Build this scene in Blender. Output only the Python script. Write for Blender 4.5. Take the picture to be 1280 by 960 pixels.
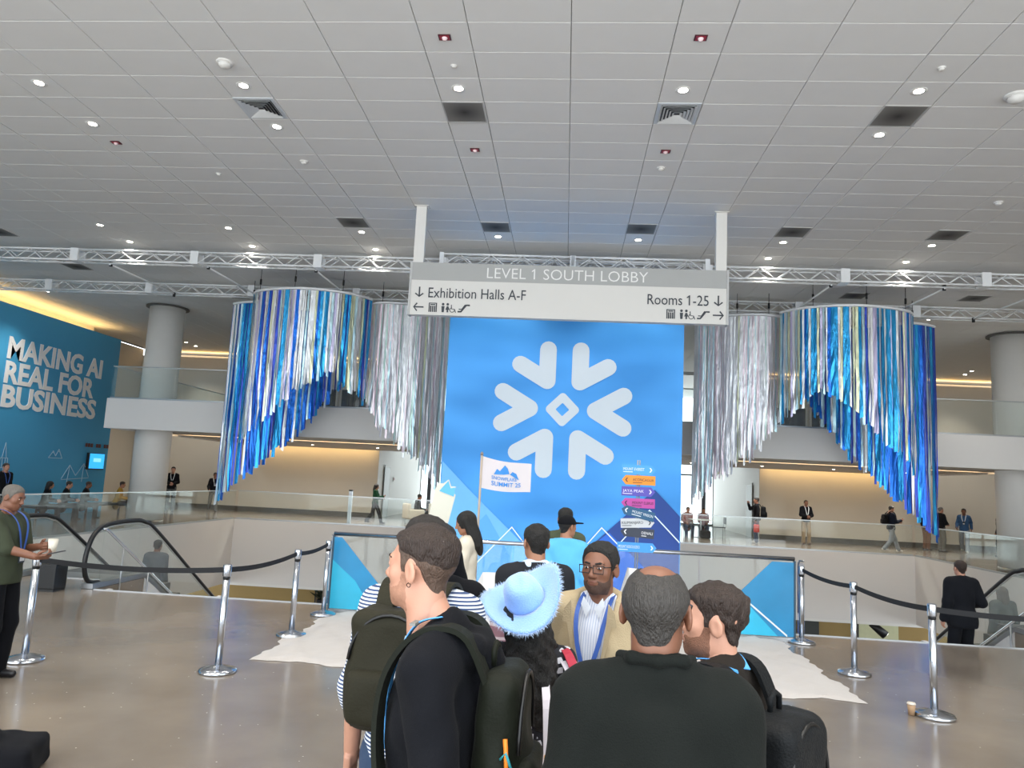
import bpy, bmesh, math, random
import numpy as np
from mathutils import Vector, Matrix, Quaternion

rng = random.Random(7)
for o in list(bpy.data.objects):
    bpy.data.objects.remove(o, do_unlink=True)
SC = bpy.context.scene
COL = SC.collection
PI = math.pi

# ------------------------------------------------------------------ camera
CAM_F, CAM_P, CAM_Y, CAM_R, CAM_H = 927.61, 0.1307078, 0.0770915, 0.0499638, 1.92
def cam_axes():
    cp, sp, cy, sy = math.cos(CAM_P), math.sin(CAM_P), math.cos(CAM_Y), math.sin(CAM_Y)
    fwd = Vector((-sy*cp, cy*cp, sp)); right = Vector((cy, sy, 0)); up = right.cross(fwd)
    c, s = math.cos(CAM_R), math.sin(CAM_R)
    return c*right + s*up, -s*right + c*up, fwd
_r, _u, _f = cam_axes()
cam = bpy.data.cameras.new('camera')
cam.sensor_width = 36.0
cam.lens = CAM_F/1280*36.0
cam.clip_start = .05; cam.clip_end = 200
cam_o = bpy.data.objects.new('camera', cam)
cam_o.matrix_world = Matrix(((_r.x, _u.x, -_f.x, 0), (_r.y, _u.y, -_f.y, 0), (_r.z, _u.z, -_f.z, CAM_H), (0, 0, 0, 1)))
COL.objects.link(cam_o); SC.camera = cam_o

# ------------------------------------------------------------------ sky, exposure
W = bpy.data.worlds.new('overcast_sky'); SC.world = W; W.use_nodes = True
_bg = W.node_tree.nodes['Background']
_bg.inputs[0].default_value = (0.88, 0.95, 1.0, 1); _bg.inputs[1].default_value = 2.6
SC.view_settings.view_transform = 'Standard'; SC.view_settings.look = 'None'
SC.view_settings.exposure = 0.55; SC.view_settings.gamma = 1.0; SC.view_settings.use_curve_mapping = False
SC.cycles.use_denoising = True
SC.cycles.max_bounces = 8; SC.cycles.diffuse_bounces = 5; SC.cycles.glossy_bounces = 4
SC.cycles.transmission_bounces = 8; SC.cycles.transparent_max_bounces = 14
SC.cycles.caustics_reflective = False; SC.cycles.caustics_refractive = False
SC.cycles.sample_clamp_indirect = 6.0

# ------------------------------------------------------------------ materials
def lin(h):
    if isinstance(h, str):
        h = h.lstrip('#'); c = [int(h[i:i+2], 16)/255 for i in (0, 2, 4)]
    else:
        c = [v/255 for v in h]
    return tuple(((v/12.92) if v <= .04045 else ((v+.055)/1.055)**2.4) for v in c) + (1,)
MATS = {}
def M(name, col, rough=.5, metal=0., var=.08, scale=6., bump=0., bscale=60., spec=.5, emit=None, estr=1., sheen=0., sss=0., stretch=None, coat=0.):
    if name in MATS: return MATS[name]
    m = bpy.data.materials.new(name); m.use_nodes = True
    nt = m.node_tree; b = nt.nodes['Principled BSDF']
    c = lin(col)
    b.inputs['Base Color'].default_value = c
    b.inputs['Roughness'].default_value = rough; b.inputs['Metallic'].default_value = metal
    b.inputs['Specular IOR Level'].default_value = spec
    if coat: b.inputs['Coat Weight'].default_value = coat; b.inputs['Coat Roughness'].default_value = .08
    if sheen: b.inputs['Sheen Weight'].default_value = sheen
    if sss:
        b.inputs['Subsurface Weight'].default_value = sss; b.inputs['Subsurface Radius'].default_value = (.012, .005, .003)
        b.inputs['Subsurface Scale'].default_value = .6
    tc = nt.nodes.new('ShaderNodeTexCoord')
    vec = tc.outputs['Object']
    if stretch:
        mp = nt.nodes.new('ShaderNodeMapping'); mp.inputs['Scale'].default_value = stretch
        nt.links.new(vec, mp.inputs['Vector']); vec = mp.outputs['Vector']
    if var > 0:
        n = nt.nodes.new('ShaderNodeTexNoise'); n.inputs['Scale'].default_value = scale; n.inputs['Detail'].default_value = 4
        nt.links.new(vec, n.inputs['Vector'])
        mx = nt.nodes.new('ShaderNodeMix'); mx.data_type = 'RGBA'
        mx.inputs[6].default_value = tuple(v*(1-var) for v in c[:3])+(1,)
        mx.inputs[7].default_value = tuple(min(1, v*(1+var)) for v in c[:3])+(1,)
        nt.links.new(n.outputs['Fac'], mx.inputs[0]); nt.links.new(mx.outputs[2], b.inputs['Base Color'])
    if bump:
        n2 = nt.nodes.new('ShaderNodeTexNoise'); n2.inputs['Scale'].default_value = bscale; n2.inputs['Detail'].default_value = 3
        nt.links.new(vec, n2.inputs['Vector'])
        bp = nt.nodes.new('ShaderNodeBump'); bp.inputs['Strength'].default_value = bump; bp.inputs['Distance'].default_value = .01
        nt.links.new(n2.outputs['Fac'], bp.inputs['Height']); nt.links.new(bp.outputs['Normal'], b.inputs['Normal'])
    if emit:
        b.inputs['Emission Color'].default_value = lin(emit); b.inputs['Emission Strength'].default_value = estr
    MATS[name] = m; return m

def glass_mat(name, tint, alpha=.12, rough=.02):
    """clear sheet glass: mostly straight-through with fresnel reflection"""
    m = bpy.data.materials.new(name); m.use_nodes = True; nt = m.node_tree
    for n in list(nt.nodes): nt.nodes.remove(n)
    out = nt.nodes.new('ShaderNodeOutputMaterial')
    tr = nt.nodes.new('ShaderNodeBsdfTransparent'); tr.inputs[0].default_value = lin(tint)
    gl = nt.nodes.new('ShaderNodeBsdfGlossy'); gl.inputs['Roughness'].default_value = rough
    df = nt.nodes.new('ShaderNodeBsdfDiffuse'); df.inputs[0].default_value = lin(tint)
    lw = nt.nodes.new('ShaderNodeLayerWeight'); pw_ = nt.nodes.new('ShaderNodeMath'); pw_.operation = 'POWER'; pw_.inputs[1].default_value = 4.0
    fr = nt.nodes.new('ShaderNodeMath'); fr.operation = 'MULTIPLY_ADD'; fr.inputs[1].default_value = .45; fr.inputs[2].default_value = .035
    nt.links.new(lw.outputs['Facing'], pw_.inputs[0]); nt.links.new(pw_.outputs[0], fr.inputs[0])
    m1 = nt.nodes.new('ShaderNodeMixShader'); m1.inputs[0].default_value = alpha
    nz = nt.nodes.new('ShaderNodeTexNoise'); nz.inputs['Scale'].default_value = .8
    mm = nt.nodes.new('ShaderNodeMath'); mm.operation = 'MULTIPLY'; mm.inputs[1].default_value = alpha*2
    nt.links.new(nz.outputs['Fac'], mm.inputs[0]); nt.links.new(mm.outputs[0], m1.inputs[0])
    m2 = nt.nodes.new('ShaderNodeMixShader')
    nt.links.new(tr.outputs[0], m1.inputs[1]); nt.links.new(df.outputs[0], m1.inputs[2])
    nt.links.new(fr.outputs[0], m2.inputs[0]); nt.links.new(m1.outputs[0], m2.inputs[1]); nt.links.new(gl.outputs[0], m2.inputs[2])
    nt.links.new(m2.outputs[0], out.inputs[0])
    MATS[name] = m; return m

def emit_mat(name, col, s):
    if name in MATS: return MATS[name]
    m = bpy.data.materials.new(name); m.use_nodes = True; nt = m.node_tree
    b = nt.nodes['Principled BSDF']; b.inputs['Base Color'].default_value = lin(col)
    b.inputs['Emission Color'].default_value = lin(col); b.inputs['Emission Strength'].default_value = s
    MATS[name] = m; return m

# ------------------------------------------------------------------ mesh helpers
class MB:
    def __init__(s): s.v = []; s.f = []
    def add(s, vs, fs):
        o = len(s.v); s.v += [tuple(p) for p in vs]; s.f += [tuple(i+o for i in f) for f in fs]; return s
    def box(s, x0, x1, y0, y1, z0, z1):
        return s.add([(x0,y0,z0),(x1,y0,z0),(x1,y1,z0),(x0,y1,z0),(x0,y0,z1),(x1,y0,z1),(x1,y1,z1),(x0,y1,z1)],
                     [(0,3,2,1),(4,5,6,7),(0,1,5,4),(1,2,6,5),(2,3,7,6),(3,0,4,7)])
    def cyl(s, a, b, r0, r1=None, n=12, caps=True):
        r1 = r0 if r1 is None else r1
        a = Vector(a); b = Vector(b); d = (b-a).normalized()
        u = d.orthogonal().normalized(); w = d.cross(u)
        vs = []
        for k, (c, r) in enumerate(((a, r0), (b, r1))):
            for i in range(n):
                t = 2*PI*i/n; vs.append(c + (u*math.cos(t)+w*math.sin(t))*r)
        fs = [(i, (i+1) % n, n+(i+1) % n, n+i) for i in range(n)]
        if caps: fs += [tuple(range(n-1, -1, -1)), tuple(range(n, 2*n))]
        return s.add(vs, fs)
    def tube(s, pts, r, n=8, closed=False):
        pts = [Vector(p) for p in pts]; N = len(pts); rings = []
        u = None
        for i, p in enumerate(pts):
            q = pts[(i+1) % N] if (closed or i < N-1) else p
            pr = pts[i-1] if (closed or i > 0) else p
            d = (q-pr).normalized()
            if u is None: u = d.orthogonal().normalized()
            u = (u - d*u.dot(d)).normalized(); w = d.cross(u)
            rr = r[i] if isinstance(r, (list, tuple)) else r
            rings.append([p + (u*math.cos(2*PI*k/n)+w*math.sin(2*PI*k/n))*rr for k in range(n)])
        vs = [v for g in rings for v in g]; fs = []
        for i in range(N if closed else N-1):
            j = (i+1) % N
            for k in range(n): fs.append((i*n+k, i*n+(k+1) % n, j*n+(k+1) % n, j*n+k))
        if not closed: fs += [tuple(range(n-1, -1, -1)), tuple((N-1)*n+k for k in range(n))]
        return s.add(vs, fs)
    def lathe(s, prof, n=20, c=(0,0,0)):
        vs = []; fs = []
        for (r, z) in prof:
            for k in range(n): vs.append((c[0]+r*math.cos(2*PI*k/n), c[1]+r*math.sin(2*PI*k/n), c[2]+z))
        for i in range(len(prof)-1):
            for k in range(n): fs.append((i*n+k, i*n+(k+1) % n, (i+1)*n+(k+1) % n, (i+1)*n+k))
        fs += [tuple(range(n-1, -1, -1)), tuple((len(prof)-1)*n+k for k in range(n))]
        return s.add(vs, fs)
    def prism(s, poly, axis, a, b):
        """poly: 2-D outline extruded from a to b along axis ('x': (y,z), 'y': (x,z), 'z': (x,y))"""
        def P(p, t): return {'x': (t, p[0], p[1]), 'y': (p[0], t, p[1]), 'z': (p[0], p[1], t)}[axis]
        n = len(poly)
        vs = [P(p, a) for p in poly]+[P(p, b) for p in poly]
        fs = [tuple(range(n)), tuple(range(2*n-1, n-1, -1))]+[(i, n+i, n+(i+1) % n, (i+1) % n) for i in range(n)]
        return s.add(vs, fs)
    def strip(s, A, B):
        n = len(A)
        return s.add(list(A)+list(B), [(i, i+1, n+i+1, n+i) for i in range(n-1)])
    def mesh(s, name, mat, smooth=False, fix=True):
        me = bpy.data.meshes.new(name); me.from_pydata(s.v, [], s.f)
        if fix:
            bm = bmesh.new(); bm.from_mesh(me); bmesh.ops.recalc_face_normals(bm, faces=bm.faces); bm.to_mesh(me); bm.free()
        if mat: me.materials.append(mat)
        if smooth: me.polygons.foreach_set('use_smooth', [True]*len(me.polygons))
        me.update(); return me
    def build(s, name, mat, parent=None, smooth=False, bevel=0, fix=True):
        me = s.mesh(name, mat, smooth, fix)
        if bevel:
            bm = bmesh.new(); bm.from_mesh(me)
            bmesh.ops.bevel(bm, geom=bm.edges[:], offset=bevel, segments=2, affect='EDGES', profile=.7)
            bm.to_mesh(me); bm.free()
        return link(name, me, parent)
def link(name, data, parent=None, loc=None, rz=None, mat4=None):
    o = bpy.data.objects.new(name, data); COL.objects.link(o)
    if parent: o.parent = parent
    if mat4 is not None: o.matrix_local = mat4
    if loc is not None: o.location = loc
    if rz is not None: o.rotation_euler = (0, 0, rz)
    return o
def tag(o, label=None, cat=None, group=None, kind=None):
    if label: o['label'] = label
    if cat: o['category'] = cat
    if group: o['group'] = group
    if kind: o['kind'] = kind
    return o
def thing(name, label, cat, loc=(0,0,0), rz=0, group=None):
    return tag(link(name, None, None, loc, rz), label, cat, group)
def box(name, x0, x1, y0, y1, z0, z1, mat, parent=None, bevel=0):
    return MB().box(x0, x1, y0, y1, z0, z1).build(name, mat, parent, bevel=bevel)
def struct(o): o['kind'] = 'structure'; return o
def copy_tree(o, parent=None):
    c = o.copy(); COL.objects.link(c)
    c.parent = parent
    for ch in o.children: copy_tree(ch, c)
    return c
def bez(pts, n=8):
    """Catmull-Rom through points"""
    P = [Vector(p) for p in pts]; out = []
    for i in range(len(P)-1):
        p0 = P[max(0, i-1)]; p1 = P[i]; p2 = P[i+1]; p3 = P[min(len(P)-1, i+2)]
        for k in range(n):
            t = k/n
            out.append(.5*((2*p1)+(-p0+p2)*t+(2*p0-5*p1+4*p2-p3)*t*t+(-p0+3*p1-3*p2+p3)*t**3))
    out.append(P[-1]); return out
def text_mesh(name, body, mat, size, align='LEFT', bold=0., extrude=.002, space=1., shear=0.):
    cu = bpy.data.curves.new(name, 'FONT'); cu.body = body; cu.size = size; cu.align_x = align
    cu.offset = bold*size; cu.extrude = extrude; cu.space_character = space; cu.shear = shear; cu.resolution_u = 3
    o = bpy.data.objects.new(name, cu); COL.objects.link(o)
    dg = bpy.context.evaluated_depsgraph_get(); dg.update()
    me = bpy.data.meshes.new_from_object(o.evaluated_get(dg))
    bpy.data.objects.remove(o); me.name = name
    me.materials.clear(); me.materials.append(mat)
    return me
def split_words(me, gap):
    """split a lettering mesh into one mesh per word at horizontal gaps"""
    n = len(me.vertices); par = list(range(n))
    def find(a):
        while par[a] != a: par[a] = par[par[a]]; a = par[a]
        return a
    for p in me.polygons:
        vs = list(p.vertices)
        for v in vs[1:]: par[find(v)] = find(vs[0])
    span = {}
    for v in me.vertices:
        r = find(v.index); a, b = span.get(r, (1e9, -1e9)); span[r] = (min(a, v.co.x), max(b, v.co.x))
    order = sorted(span, key=lambda r: span[r][0]); groups = []; end = -1e9
    for r in order:
        if span[r][0]-end > gap: groups.append([])
        groups[-1].append(r); end = max(end, span[r][1])
    out = []
    for g in groups:
        g = set(g); idx = {}; vs = []; fs = []
        for p in me.polygons:
            if find(p.vertices[0]) not in g: continue
            f = []
            for v in p.vertices:
                if v not in idx: idx[v] = len(vs); vs.append(tuple(me.vertices[v].co))
                f.append(idx[v])
            fs.append(f)
        m2 = bpy.data.meshes.new(me.name); m2.from_pydata(vs, [], fs); m2.materials.append(me.materials[0]); out.append(m2)
    return out
def face_frame(o, n, right):
    """matrix whose local x = right, local z = n (text plane normal)"""
    n = Vector(n).normalized(); x = Vector(right).normalized(); y = n.cross(x)
    m = Matrix((x, y, n)).transposed().to_4x4(); m.translation = Vector(o); return m

# palette
white_paint = M('white paint', '#dedbd6', .55, var=.02)
beige_wall = M('warm white wall', '#d3cbbd', .7, var=.03, scale=1.5)
fascia_m = M('balcony fascia', '#d6d3d0', .5, var=.02, scale=.6)
dark_m = M('charcoal panel', '#26262a', .6)
black_m = M('black rubber', '#101114', .45)
steel = M('polished steel', '#c8cdd6', .18, 1., var=.03)
brushed = M('brushed steel', '#a9abad', .35, 1., var=.05)
tile_m = M('ceiling tile', '#dedcd9', .8, var=.025, scale=3, bump=.08, bscale=160)
gap_m = M('ceiling gap', '#6a6866', .9)
glass = glass_mat('clear glass', '#fafdfc', .025)
glass_edge = M('green glass edge', '#7fb3ad', .2)
warm_light = emit_mat('warm cove light', '#ffd68f', 4)
warm_light2 = emit_mat('warm strip light', '#ffdcab', 6)
down_light = emit_mat('downlight lens', '#fff4e2', 22)
ochre = M('ochre wall', '#a58a55', .7, var=.08, scale=.8)

def floor_mat():
    m = bpy.data.materials.new('polished concrete'); m.use_nodes = True; nt = m.node_tree; b = nt.nodes['Principled BSDF']
    tc = nt.nodes.new('ShaderNodeTexCoord')
    n1 = nt.nodes.new('ShaderNodeTexNoise'); n1.inputs['Scale'].default_value = .9; n1.inputs['Detail'].default_value = 6
    n2 = nt.nodes.new('ShaderNodeTexNoise'); n2.inputs['Scale'].default_value = 45; n2.inputs['Detail'].default_value = 2
    vo = nt.nodes.new('ShaderNodeTexVoronoi'); vo.inputs['Scale'].default_value = 9
    for n in (n1, n2, vo): nt.links.new(tc.outputs['Object'], n.inputs['Vector'])
    r = nt.nodes.new('ShaderNodeValToRGB'); r.color_ramp.elements[0].position = .3; r.color_ramp.elements[1].position = .75
    r.color_ramp.elements[0].color = lin('#736a61'); r.color_ramp.elements[1].color = lin('#8c8277')
    nt.links.new(n1.outputs['Fac'], r.inputs[0])
    sp = nt.nodes.new('ShaderNodeMath'); sp.operation = 'LESS_THAN'; sp.inputs[1].default_value = .055
    nt.links.new(vo.outputs['Distance'], sp.inputs[0])
    mx = nt.nodes.new('ShaderNodeMix'); mx.data_type = 'RGBA'; mx.inputs[7].default_value = lin('#cfc7ba')
    nt.links.new(sp.outputs[0], mx.inputs[0]); nt.links.new(r.outputs[0], mx.inputs[6]); nt.links.new(mx.outputs[2], b.inputs['Base Color'])
    rr = nt.nodes.new('ShaderNodeMapRange'); rr.inputs[3].default_value = .1; rr.inputs[4].default_value = .24
    nt.links.new(n1.outputs['Fac'], rr.inputs[0]); nt.links.new(rr.outputs[0], b.inputs['Roughness'])
    b.inputs['Specular IOR Level'].default_value = .75
    bp = nt.nodes.new('ShaderNodeBump'); bp.inputs['Strength'].default_value = .03; bp.inputs['Distance'].default_value = .01
    nt.links.new(n2.outputs['Fac'], bp.inputs['Height']); nt.links.new(bp.outputs['Normal'], b.inputs['Normal'])
    return m
concrete = floor_mat()

# ------------------------------------------------------------------ structure
CZ = 7.23                       # main ceiling
EDGE = 11.0                     # floor edge towards the atrium void
fl = MB().box(-20, 20, -2, EDGE, -.6, 0)
fl.box(-20, -7.02, EDGE, 12.4, -.6, 0); fl.box(7.02, 20, EDGE, 12.4, -.6, 0)
struct(fl.build('floor', concrete))
wk = MB().box(-20, -12.5, 12.4, 33.1, -.5, 0); wk.box(12.5, 20, 12.4, 33.1, -.5, 0); wk.box(-12.5, 12.5, 27.9, 33.1, -.5, 0)
wk.box(-8.4, 8.4, 33.1, 43.4, -.5, 0)
struct(wk.build('floor_walkway', concrete))
struct(box('trim_1', -7.0, 7.0, EDGE, EDGE+.02, -.35, .012, brushed))
struct(MB().box(-12.5, 12.5, 27.86, 27.9, -2.35, 0).build('wall_void_back', fascia_m))
struct(MB().box(-12.54, -12.48, 12.4, 27.9, -2.35, 0).build('wall_void_left', fascia_m))
struct(MB().box(12.48, 12.54, 12.4, 27.9, -2.35, 0).build('wall_void_right', fascia_m))
struct(box('floor_lower', -20, 20, 9, 36, -5.3, -5.1, concrete))
lw = MB().box(-20, 20, 33.0, 33.2, -5.1, -2.3); struct(lw.build('wall_lower', ochre))
struct(box('ceiling_lower', -20, 20, 27.9, 33.1, -2.45, -2.35, white_paint))
# side and back walls
struct(box('wall_left', -20.2, -20, -2, 33.1, 0, CZ, beige_wall))
struct(box('wall_right', 20, 20.2, -2, 33.1, 0, CZ, beige_wall))
for s, nm in ((-1, 'left'), (1, 'right')):
    a, b = sorted((s*20, s*8.4))
    struct(box('wall_back_'+nm, a, b, 33.1, 33.3, 0, 6.95, beige_wall))
    struct(box('baseboard_'+nm, a, b, 33.06, 33.1, 0, .22, M('dark base', '#4a4742', .5)))
    a, b = sorted((s*8.39, s*8.6))
    struct(box('wall_vestibule_'+nm, a, b, 33.11, 43.4, 0, CZ, white_paint))
# ceiling: backing plus tiles
struct(box('ceiling', -20, 20, -2, 34.6, CZ+.025, CZ+.2, gap_m))
struct(box('ceiling_vestibule', -8.6, 8.6, 34.6, 43.6, CZ, CZ+.2, white_paint))
# ------------------------------------------------------------------ ceiling tiles
ceil_o = bpy.data.objects['ceiling']
TW, TN, X0G, Y0G = 1.2192, .6096, -.138, 7.996
def bevel_tile(w, d):
    g = .004; t = .022; b = .006
    x, y = w/2-g, d/2-g
    mb = MB()
    mb.add([(-x,-y,t),(x,-y,t),(x,y,t),(-x,y,t),(-x,-y,b),(x,-y,b),(x,y,b),(-x,y,b),(-x+b,-y+b,0),(x-b,-y+b,0),(x-b,y-b,0),(-x+b,y-b,0)],
           [(0,1,5,4),(1,2,6,5),(2,3,7,6),(3,0,4,7),(4,5,9,8),(5,6,10,9),(6,7,11,10),(7,4,8,11),(8,9,10,11),(3,2,1,0)])
    return mb
tile_w = bevel_tile(TW, TN).mesh('tile', tile_m); tile_n = bevel_tile(TN, TN).mesh('tile', tile_m)
cells = []
for m in range(-7, 8):
    for (o0, wd) in ((0, TW), (TW, TN), (TW+TN, TW)):
        xc = X0G+m*2*TW+m*TN+o0+wd/2
        if abs(xc) > 19.2: continue
        for k in range(-16, 42):
            yc = Y0G+(k+.5)*TN
            cells.append((xc, yc, wd))
def in_view(x, y): return y > 7.2 and abs(x+.077*y) < .72*y*1.06+.8
vis = sorted([c for c in cells if in_view(c[0], c[1])], key=lambda c: c[0]**2+c[1]**2)
near = vis[:300]; nset = set(near)
for (x, y, wd) in near:
    link('tile', tile_w if wd == TW else tile_n, ceil_o, (x, y, CZ))
rest = MB()
for (x, y, wd) in cells:
    if (x, y, wd) in nset: continue
    hx, hy = wd/2-.004, TN/2-.004
    rest.add([(x-hx,y-hy,CZ),(x-hx,y+hy,CZ),(x+hx,y+hy,CZ),(x+hx,y-hy,CZ),(x-hx,y-hy,CZ+.02),(x-hx,y+hy,CZ+.02),(x+hx,y+hy,CZ+.02),(x+hx,y-hy,CZ+.02)],
             [(0,1,2,3),(0,4,5,1),(1,5,6,2),(2,6,7,3),(3,7,4,0)])
tag(rest.build('ceiling_tiling', tile_m, ceil_o, fix=False), kind='stuff')

# ------------------------------------------------------------------ ceiling fixtures
trim_ring = MB().lathe([(.062,0),(.1,-.004),(.105,0),(.105,.012),(.062,.012)], 18)
ring_me = trim_ring.mesh('trim_ring', M('fixture white', '#e6e4df', .4, var=.02), True)
lens_me = MB().lathe([(.0005,-.006),(.04,-.005),(.064,.0),(.064,.01)], 18).mesh('lens', down_light, True)
spots = [(-7.72,9.44,'front row of the ceiling, leftmost'),(-7.72,10.66,'second row of the ceiling, leftmost'),(-4.71,9.46,'front row, before the left square diffuser'),(-4.71,10.67,'behind the left square diffuser'),
 (-1.67,9.48,'in front of the middle dark grille'),(1.37,9.47,'in front of the right square diffuser'),(4.4,9.44,'in front of the right dark grille'),(4.4,10.67,'behind the right dark grille'),
 (-10.76,15.53,'far left, above the long truss'),(-10.76,16.7,'far left, almost touching the long truss'),(-7.74,15.52,'left, well clear of any grille'),(-7.74,16.8,'left, close over the long truss'),(-4.71,15.57,'behind the grille left of the sign post'),(-4.71,16.8,'just over the truss left of the sign post'),
 (-1.68,15.65,'between the sign posts, left one'),(1.37,15.64,'between the sign posts, right one'),(4.41,15.57,'behind the grille right of the sign post'),(4.4,16.7,'just over the truss right of the sign post'),(7.43,15.54,'behind the rightmost far grille'),(7.42,16.7,'over the truss at far right'),
 (10.45,20.95,'between the two trusses at far right'),(10.44,22.1,'below the rear truss at far right'),(-16.8,20.95,'over the blue wall, nearer one'),(-16.8,22.1,'over the blue wall, farther one'),
 (-16.7,30.75,'over the upper balcony left, nearer one'),(-16.7,31.6,'over the upper balcony left, farther one'),(16.1,30.7,'over the upper balcony right, nearer one'),(16.3,31.6,'over the upper balcony right, farther one')]
for i in range(5):  # unseen lamps added overhead and behind to lift floor and ceiling light
    for j, yy in enumerate((-1.2, 1.8, 4.8)): spots.append((-7.74+3.048*i*1.0+(0 if i < 5 else 0), yy, 'added out of view for light, row %s, number %s' % (('one','two','three')[j], ('one','two','three','four','five')[i])))
for x in (-16.88, -13.83, 13.6, 16.64):  # out-of-view lamps added to brighten the dark side walkways
    for j, yy in enumerate((3.35, 9.45, 15.5)): spots.append((x, yy, 'added out of view to light the outer floor, row %s, %s side' % (('one','two','three')[j], {-16.88: 'far left', -13.83: 'left', 13.6: 'right', 16.64: 'far right'}[x])))
for (x, y, w) in spots:
    t = thing('downlight', 'round recessed downlight '+w, 'downlight', (x, y, CZ-.001), 0, 'recessed ceiling downlights')
    link('trim_ring', ring_me, t); link('lens', lens_me, t)
    ld = bpy.data.lights.new('downlight_lamp', 'SPOT'); ld.energy = 200; ld.spot_size = 1.7; ld.spot_blend = .8; ld.shadow_soft_size = .06; ld.color = (1, .93, .82)
    link('lamp', ld, t, (0, 0, -.03))
grey_grille = M('perforated grille', '#8a8783', .6, var=.05)
def grille_mat():
    m = bpy.data.materials.new('return grille'); m.use_nodes = True; nt = m.node_tree; b = nt.nodes['Principled BSDF']
    tc = nt.nodes.new('ShaderNodeTexCoord')
    n = nt.nodes.new('ShaderNodeTexVoronoi'); n.inputs['Scale'].default_value = 70
    nz = nt.nodes.new('ShaderNodeTexNoise'); nz.inputs['Scale'].default_value = 4
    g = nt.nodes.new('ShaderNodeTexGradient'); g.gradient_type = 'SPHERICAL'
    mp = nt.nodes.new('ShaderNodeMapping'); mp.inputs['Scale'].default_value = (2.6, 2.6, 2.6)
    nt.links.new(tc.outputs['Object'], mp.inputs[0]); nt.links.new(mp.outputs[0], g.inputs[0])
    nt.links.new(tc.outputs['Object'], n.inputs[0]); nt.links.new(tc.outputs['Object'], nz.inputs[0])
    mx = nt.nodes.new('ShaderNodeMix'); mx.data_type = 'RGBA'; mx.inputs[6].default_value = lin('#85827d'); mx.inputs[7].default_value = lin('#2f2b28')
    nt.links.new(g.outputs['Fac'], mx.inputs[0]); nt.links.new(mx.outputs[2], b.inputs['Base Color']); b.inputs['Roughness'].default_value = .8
    bp = nt.nodes.new('ShaderNodeBump'); bp.inputs['Strength'].default_value = .3; nt.links.new(n.outputs['Distance'], bp.inputs['Height']); nt.links.new(bp.outputs['Normal'], b.inputs['Normal'])
    return m
gm = grille_mat()
grille_me = MB().box(-.285, .285, -.285, .285, -.006, .004).mesh('grille_plate', gm)
gf = MB()
for a in ((-.3,.3,-.3,-.283),(-.3,.3,.283,.3),(-.3,-.283,-.283,.283),(.283,.3,-.283,.283)): gf.box(*a, -.012, .002)
gframe_me = gf.mesh('grille_frame', M('grille frame', '#b3b1ae', .5))
for (x, y, w) in [(-1.67,10.13,'middle of the front row'),(4.42,10.1,'right of the front row'),(-4.72,14.95,'left of the sign'),(-1.67,15.03,'over the sign, left one'),(1.36,14.93,'over the sign, right one'),(4.41,14.91,'right of the sign post'),(7.42,14.88,'far right of the sign'),
                  (-13.72,19.05,'between the trusses over the blue wall'),(-13.72,16.2,'at the left picture edge'),(7.41,19.7,'between the trusses over the right ribbons'),(10.4,19.6,'between the trusses at far right'),(-13.6,24.1,'beside the left column head'),(-10.4,21.9,'behind the left truss')]:
    t = thing('return_grille', 'dark perforated square ceiling grille, '+w, 'grille', (x, y, CZ-.001), 0, 'dark return air grilles')
    link('grille_plate', grille_me, t); link('grille_frame', gframe_me, t)
dif = MB()
for i in range(5):
    r0 = .25-.045*i; r1 = r0-.022; z0 = -.004; z1 = -.028
    for k in range(4):
        c, s = math.cos(k*PI/2), math.sin(k*PI/2)
        q = [(-r0,-r0,z1),(r0,-r0,z1),(r1,-r1,z0),(-r1,-r1,z0)]
        dif.add([(a*c-b*s, a*s+b*c, z) for a, b, z in q], [(0,1,2,3)])
dif_me = dif.mesh('vane', M('diffuser vane', '#d5d6d6', .4), fix=False)
for (x, y, w) in [(1.38,10.1,'right of the middle dark grille'),(-4.72,10.08,'left of the middle dark grille')]:
    t = thing('air_diffuser', 'white square louvred ceiling air diffuser '+w, 'air vent', (x, y, CZ-.001), 0, 'square air diffusers')
    link('backing', MB().box(-.24,.24,-.24,.24,0,.003).mesh('backing', dark_m), t)
    fr = MB()
    for a in ((-.3,.3,-.3,-.25),(-.3,.3,.25,.3),(-.3,-.25,-.25,.25),(.25,.3,-.25,.25)): fr.box(*a, -.012, .002)
    link('frame', fr.mesh('frame', M('diffuser frame', '#c4c8cc', .4)), t)
    for i in range(5):
        mb = MB(); r0 = .25-.045*i; r1 = r0-.03
        for k in range(4):
            c, s = math.cos(k*PI/2), math.sin(k*PI/2)
            q = [(-r0,-r0,-.03),(r0,-r0,-.03),(r1,-r1,-.002),(-r1,-r1,-.002)]
            mb.add([(a*c-b*s, a*s+b*c, z) for a, b, z in q], [(0,1,2,3)])
        link('vane', mb.mesh('vane', MATS['diffuser vane'], fix=False), t)
det_base = MB().lathe([(.0005,-.012),(.07,-.012),(.075,0),(.075,.004)], 18).mesh('base', white_paint, True)
det_head = MB().lathe([(.0005,-.05),(.03,-.048),(.05,-.03),(.055,-.012)], 18).mesh('head', white_paint, True)
for (x, y, s, w) in [(-4.71,8.88,1.5,'large, in front of the left diffuser'),(-4.72,11.93,1,'behind the left diffuser'),(1.39,11.94,1,'behind the right diffuser'),(5.66,9.53,1.9,'large, at the right picture edge'),(7.43,13.13,1.1,'right, before the far grille'),(-1.65,8.92,.6,'tiny, before the middle grille'),(4.42,8.89,.7,'tiny, before the right grille'),(-6.53,12.52,.7,'tiny, left of the left diffuser')]:
    t = thing('smoke_detector', 'white domed smoke detector on ceiling, '+w, 'detector', (x, y, CZ-.001), 0, 'smoke detectors'); t.scale = (s, s, s)
    link('base', det_base, t); link('head', det_head, t)
red_m = M('alarm red', '#9a2536', .4)
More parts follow.
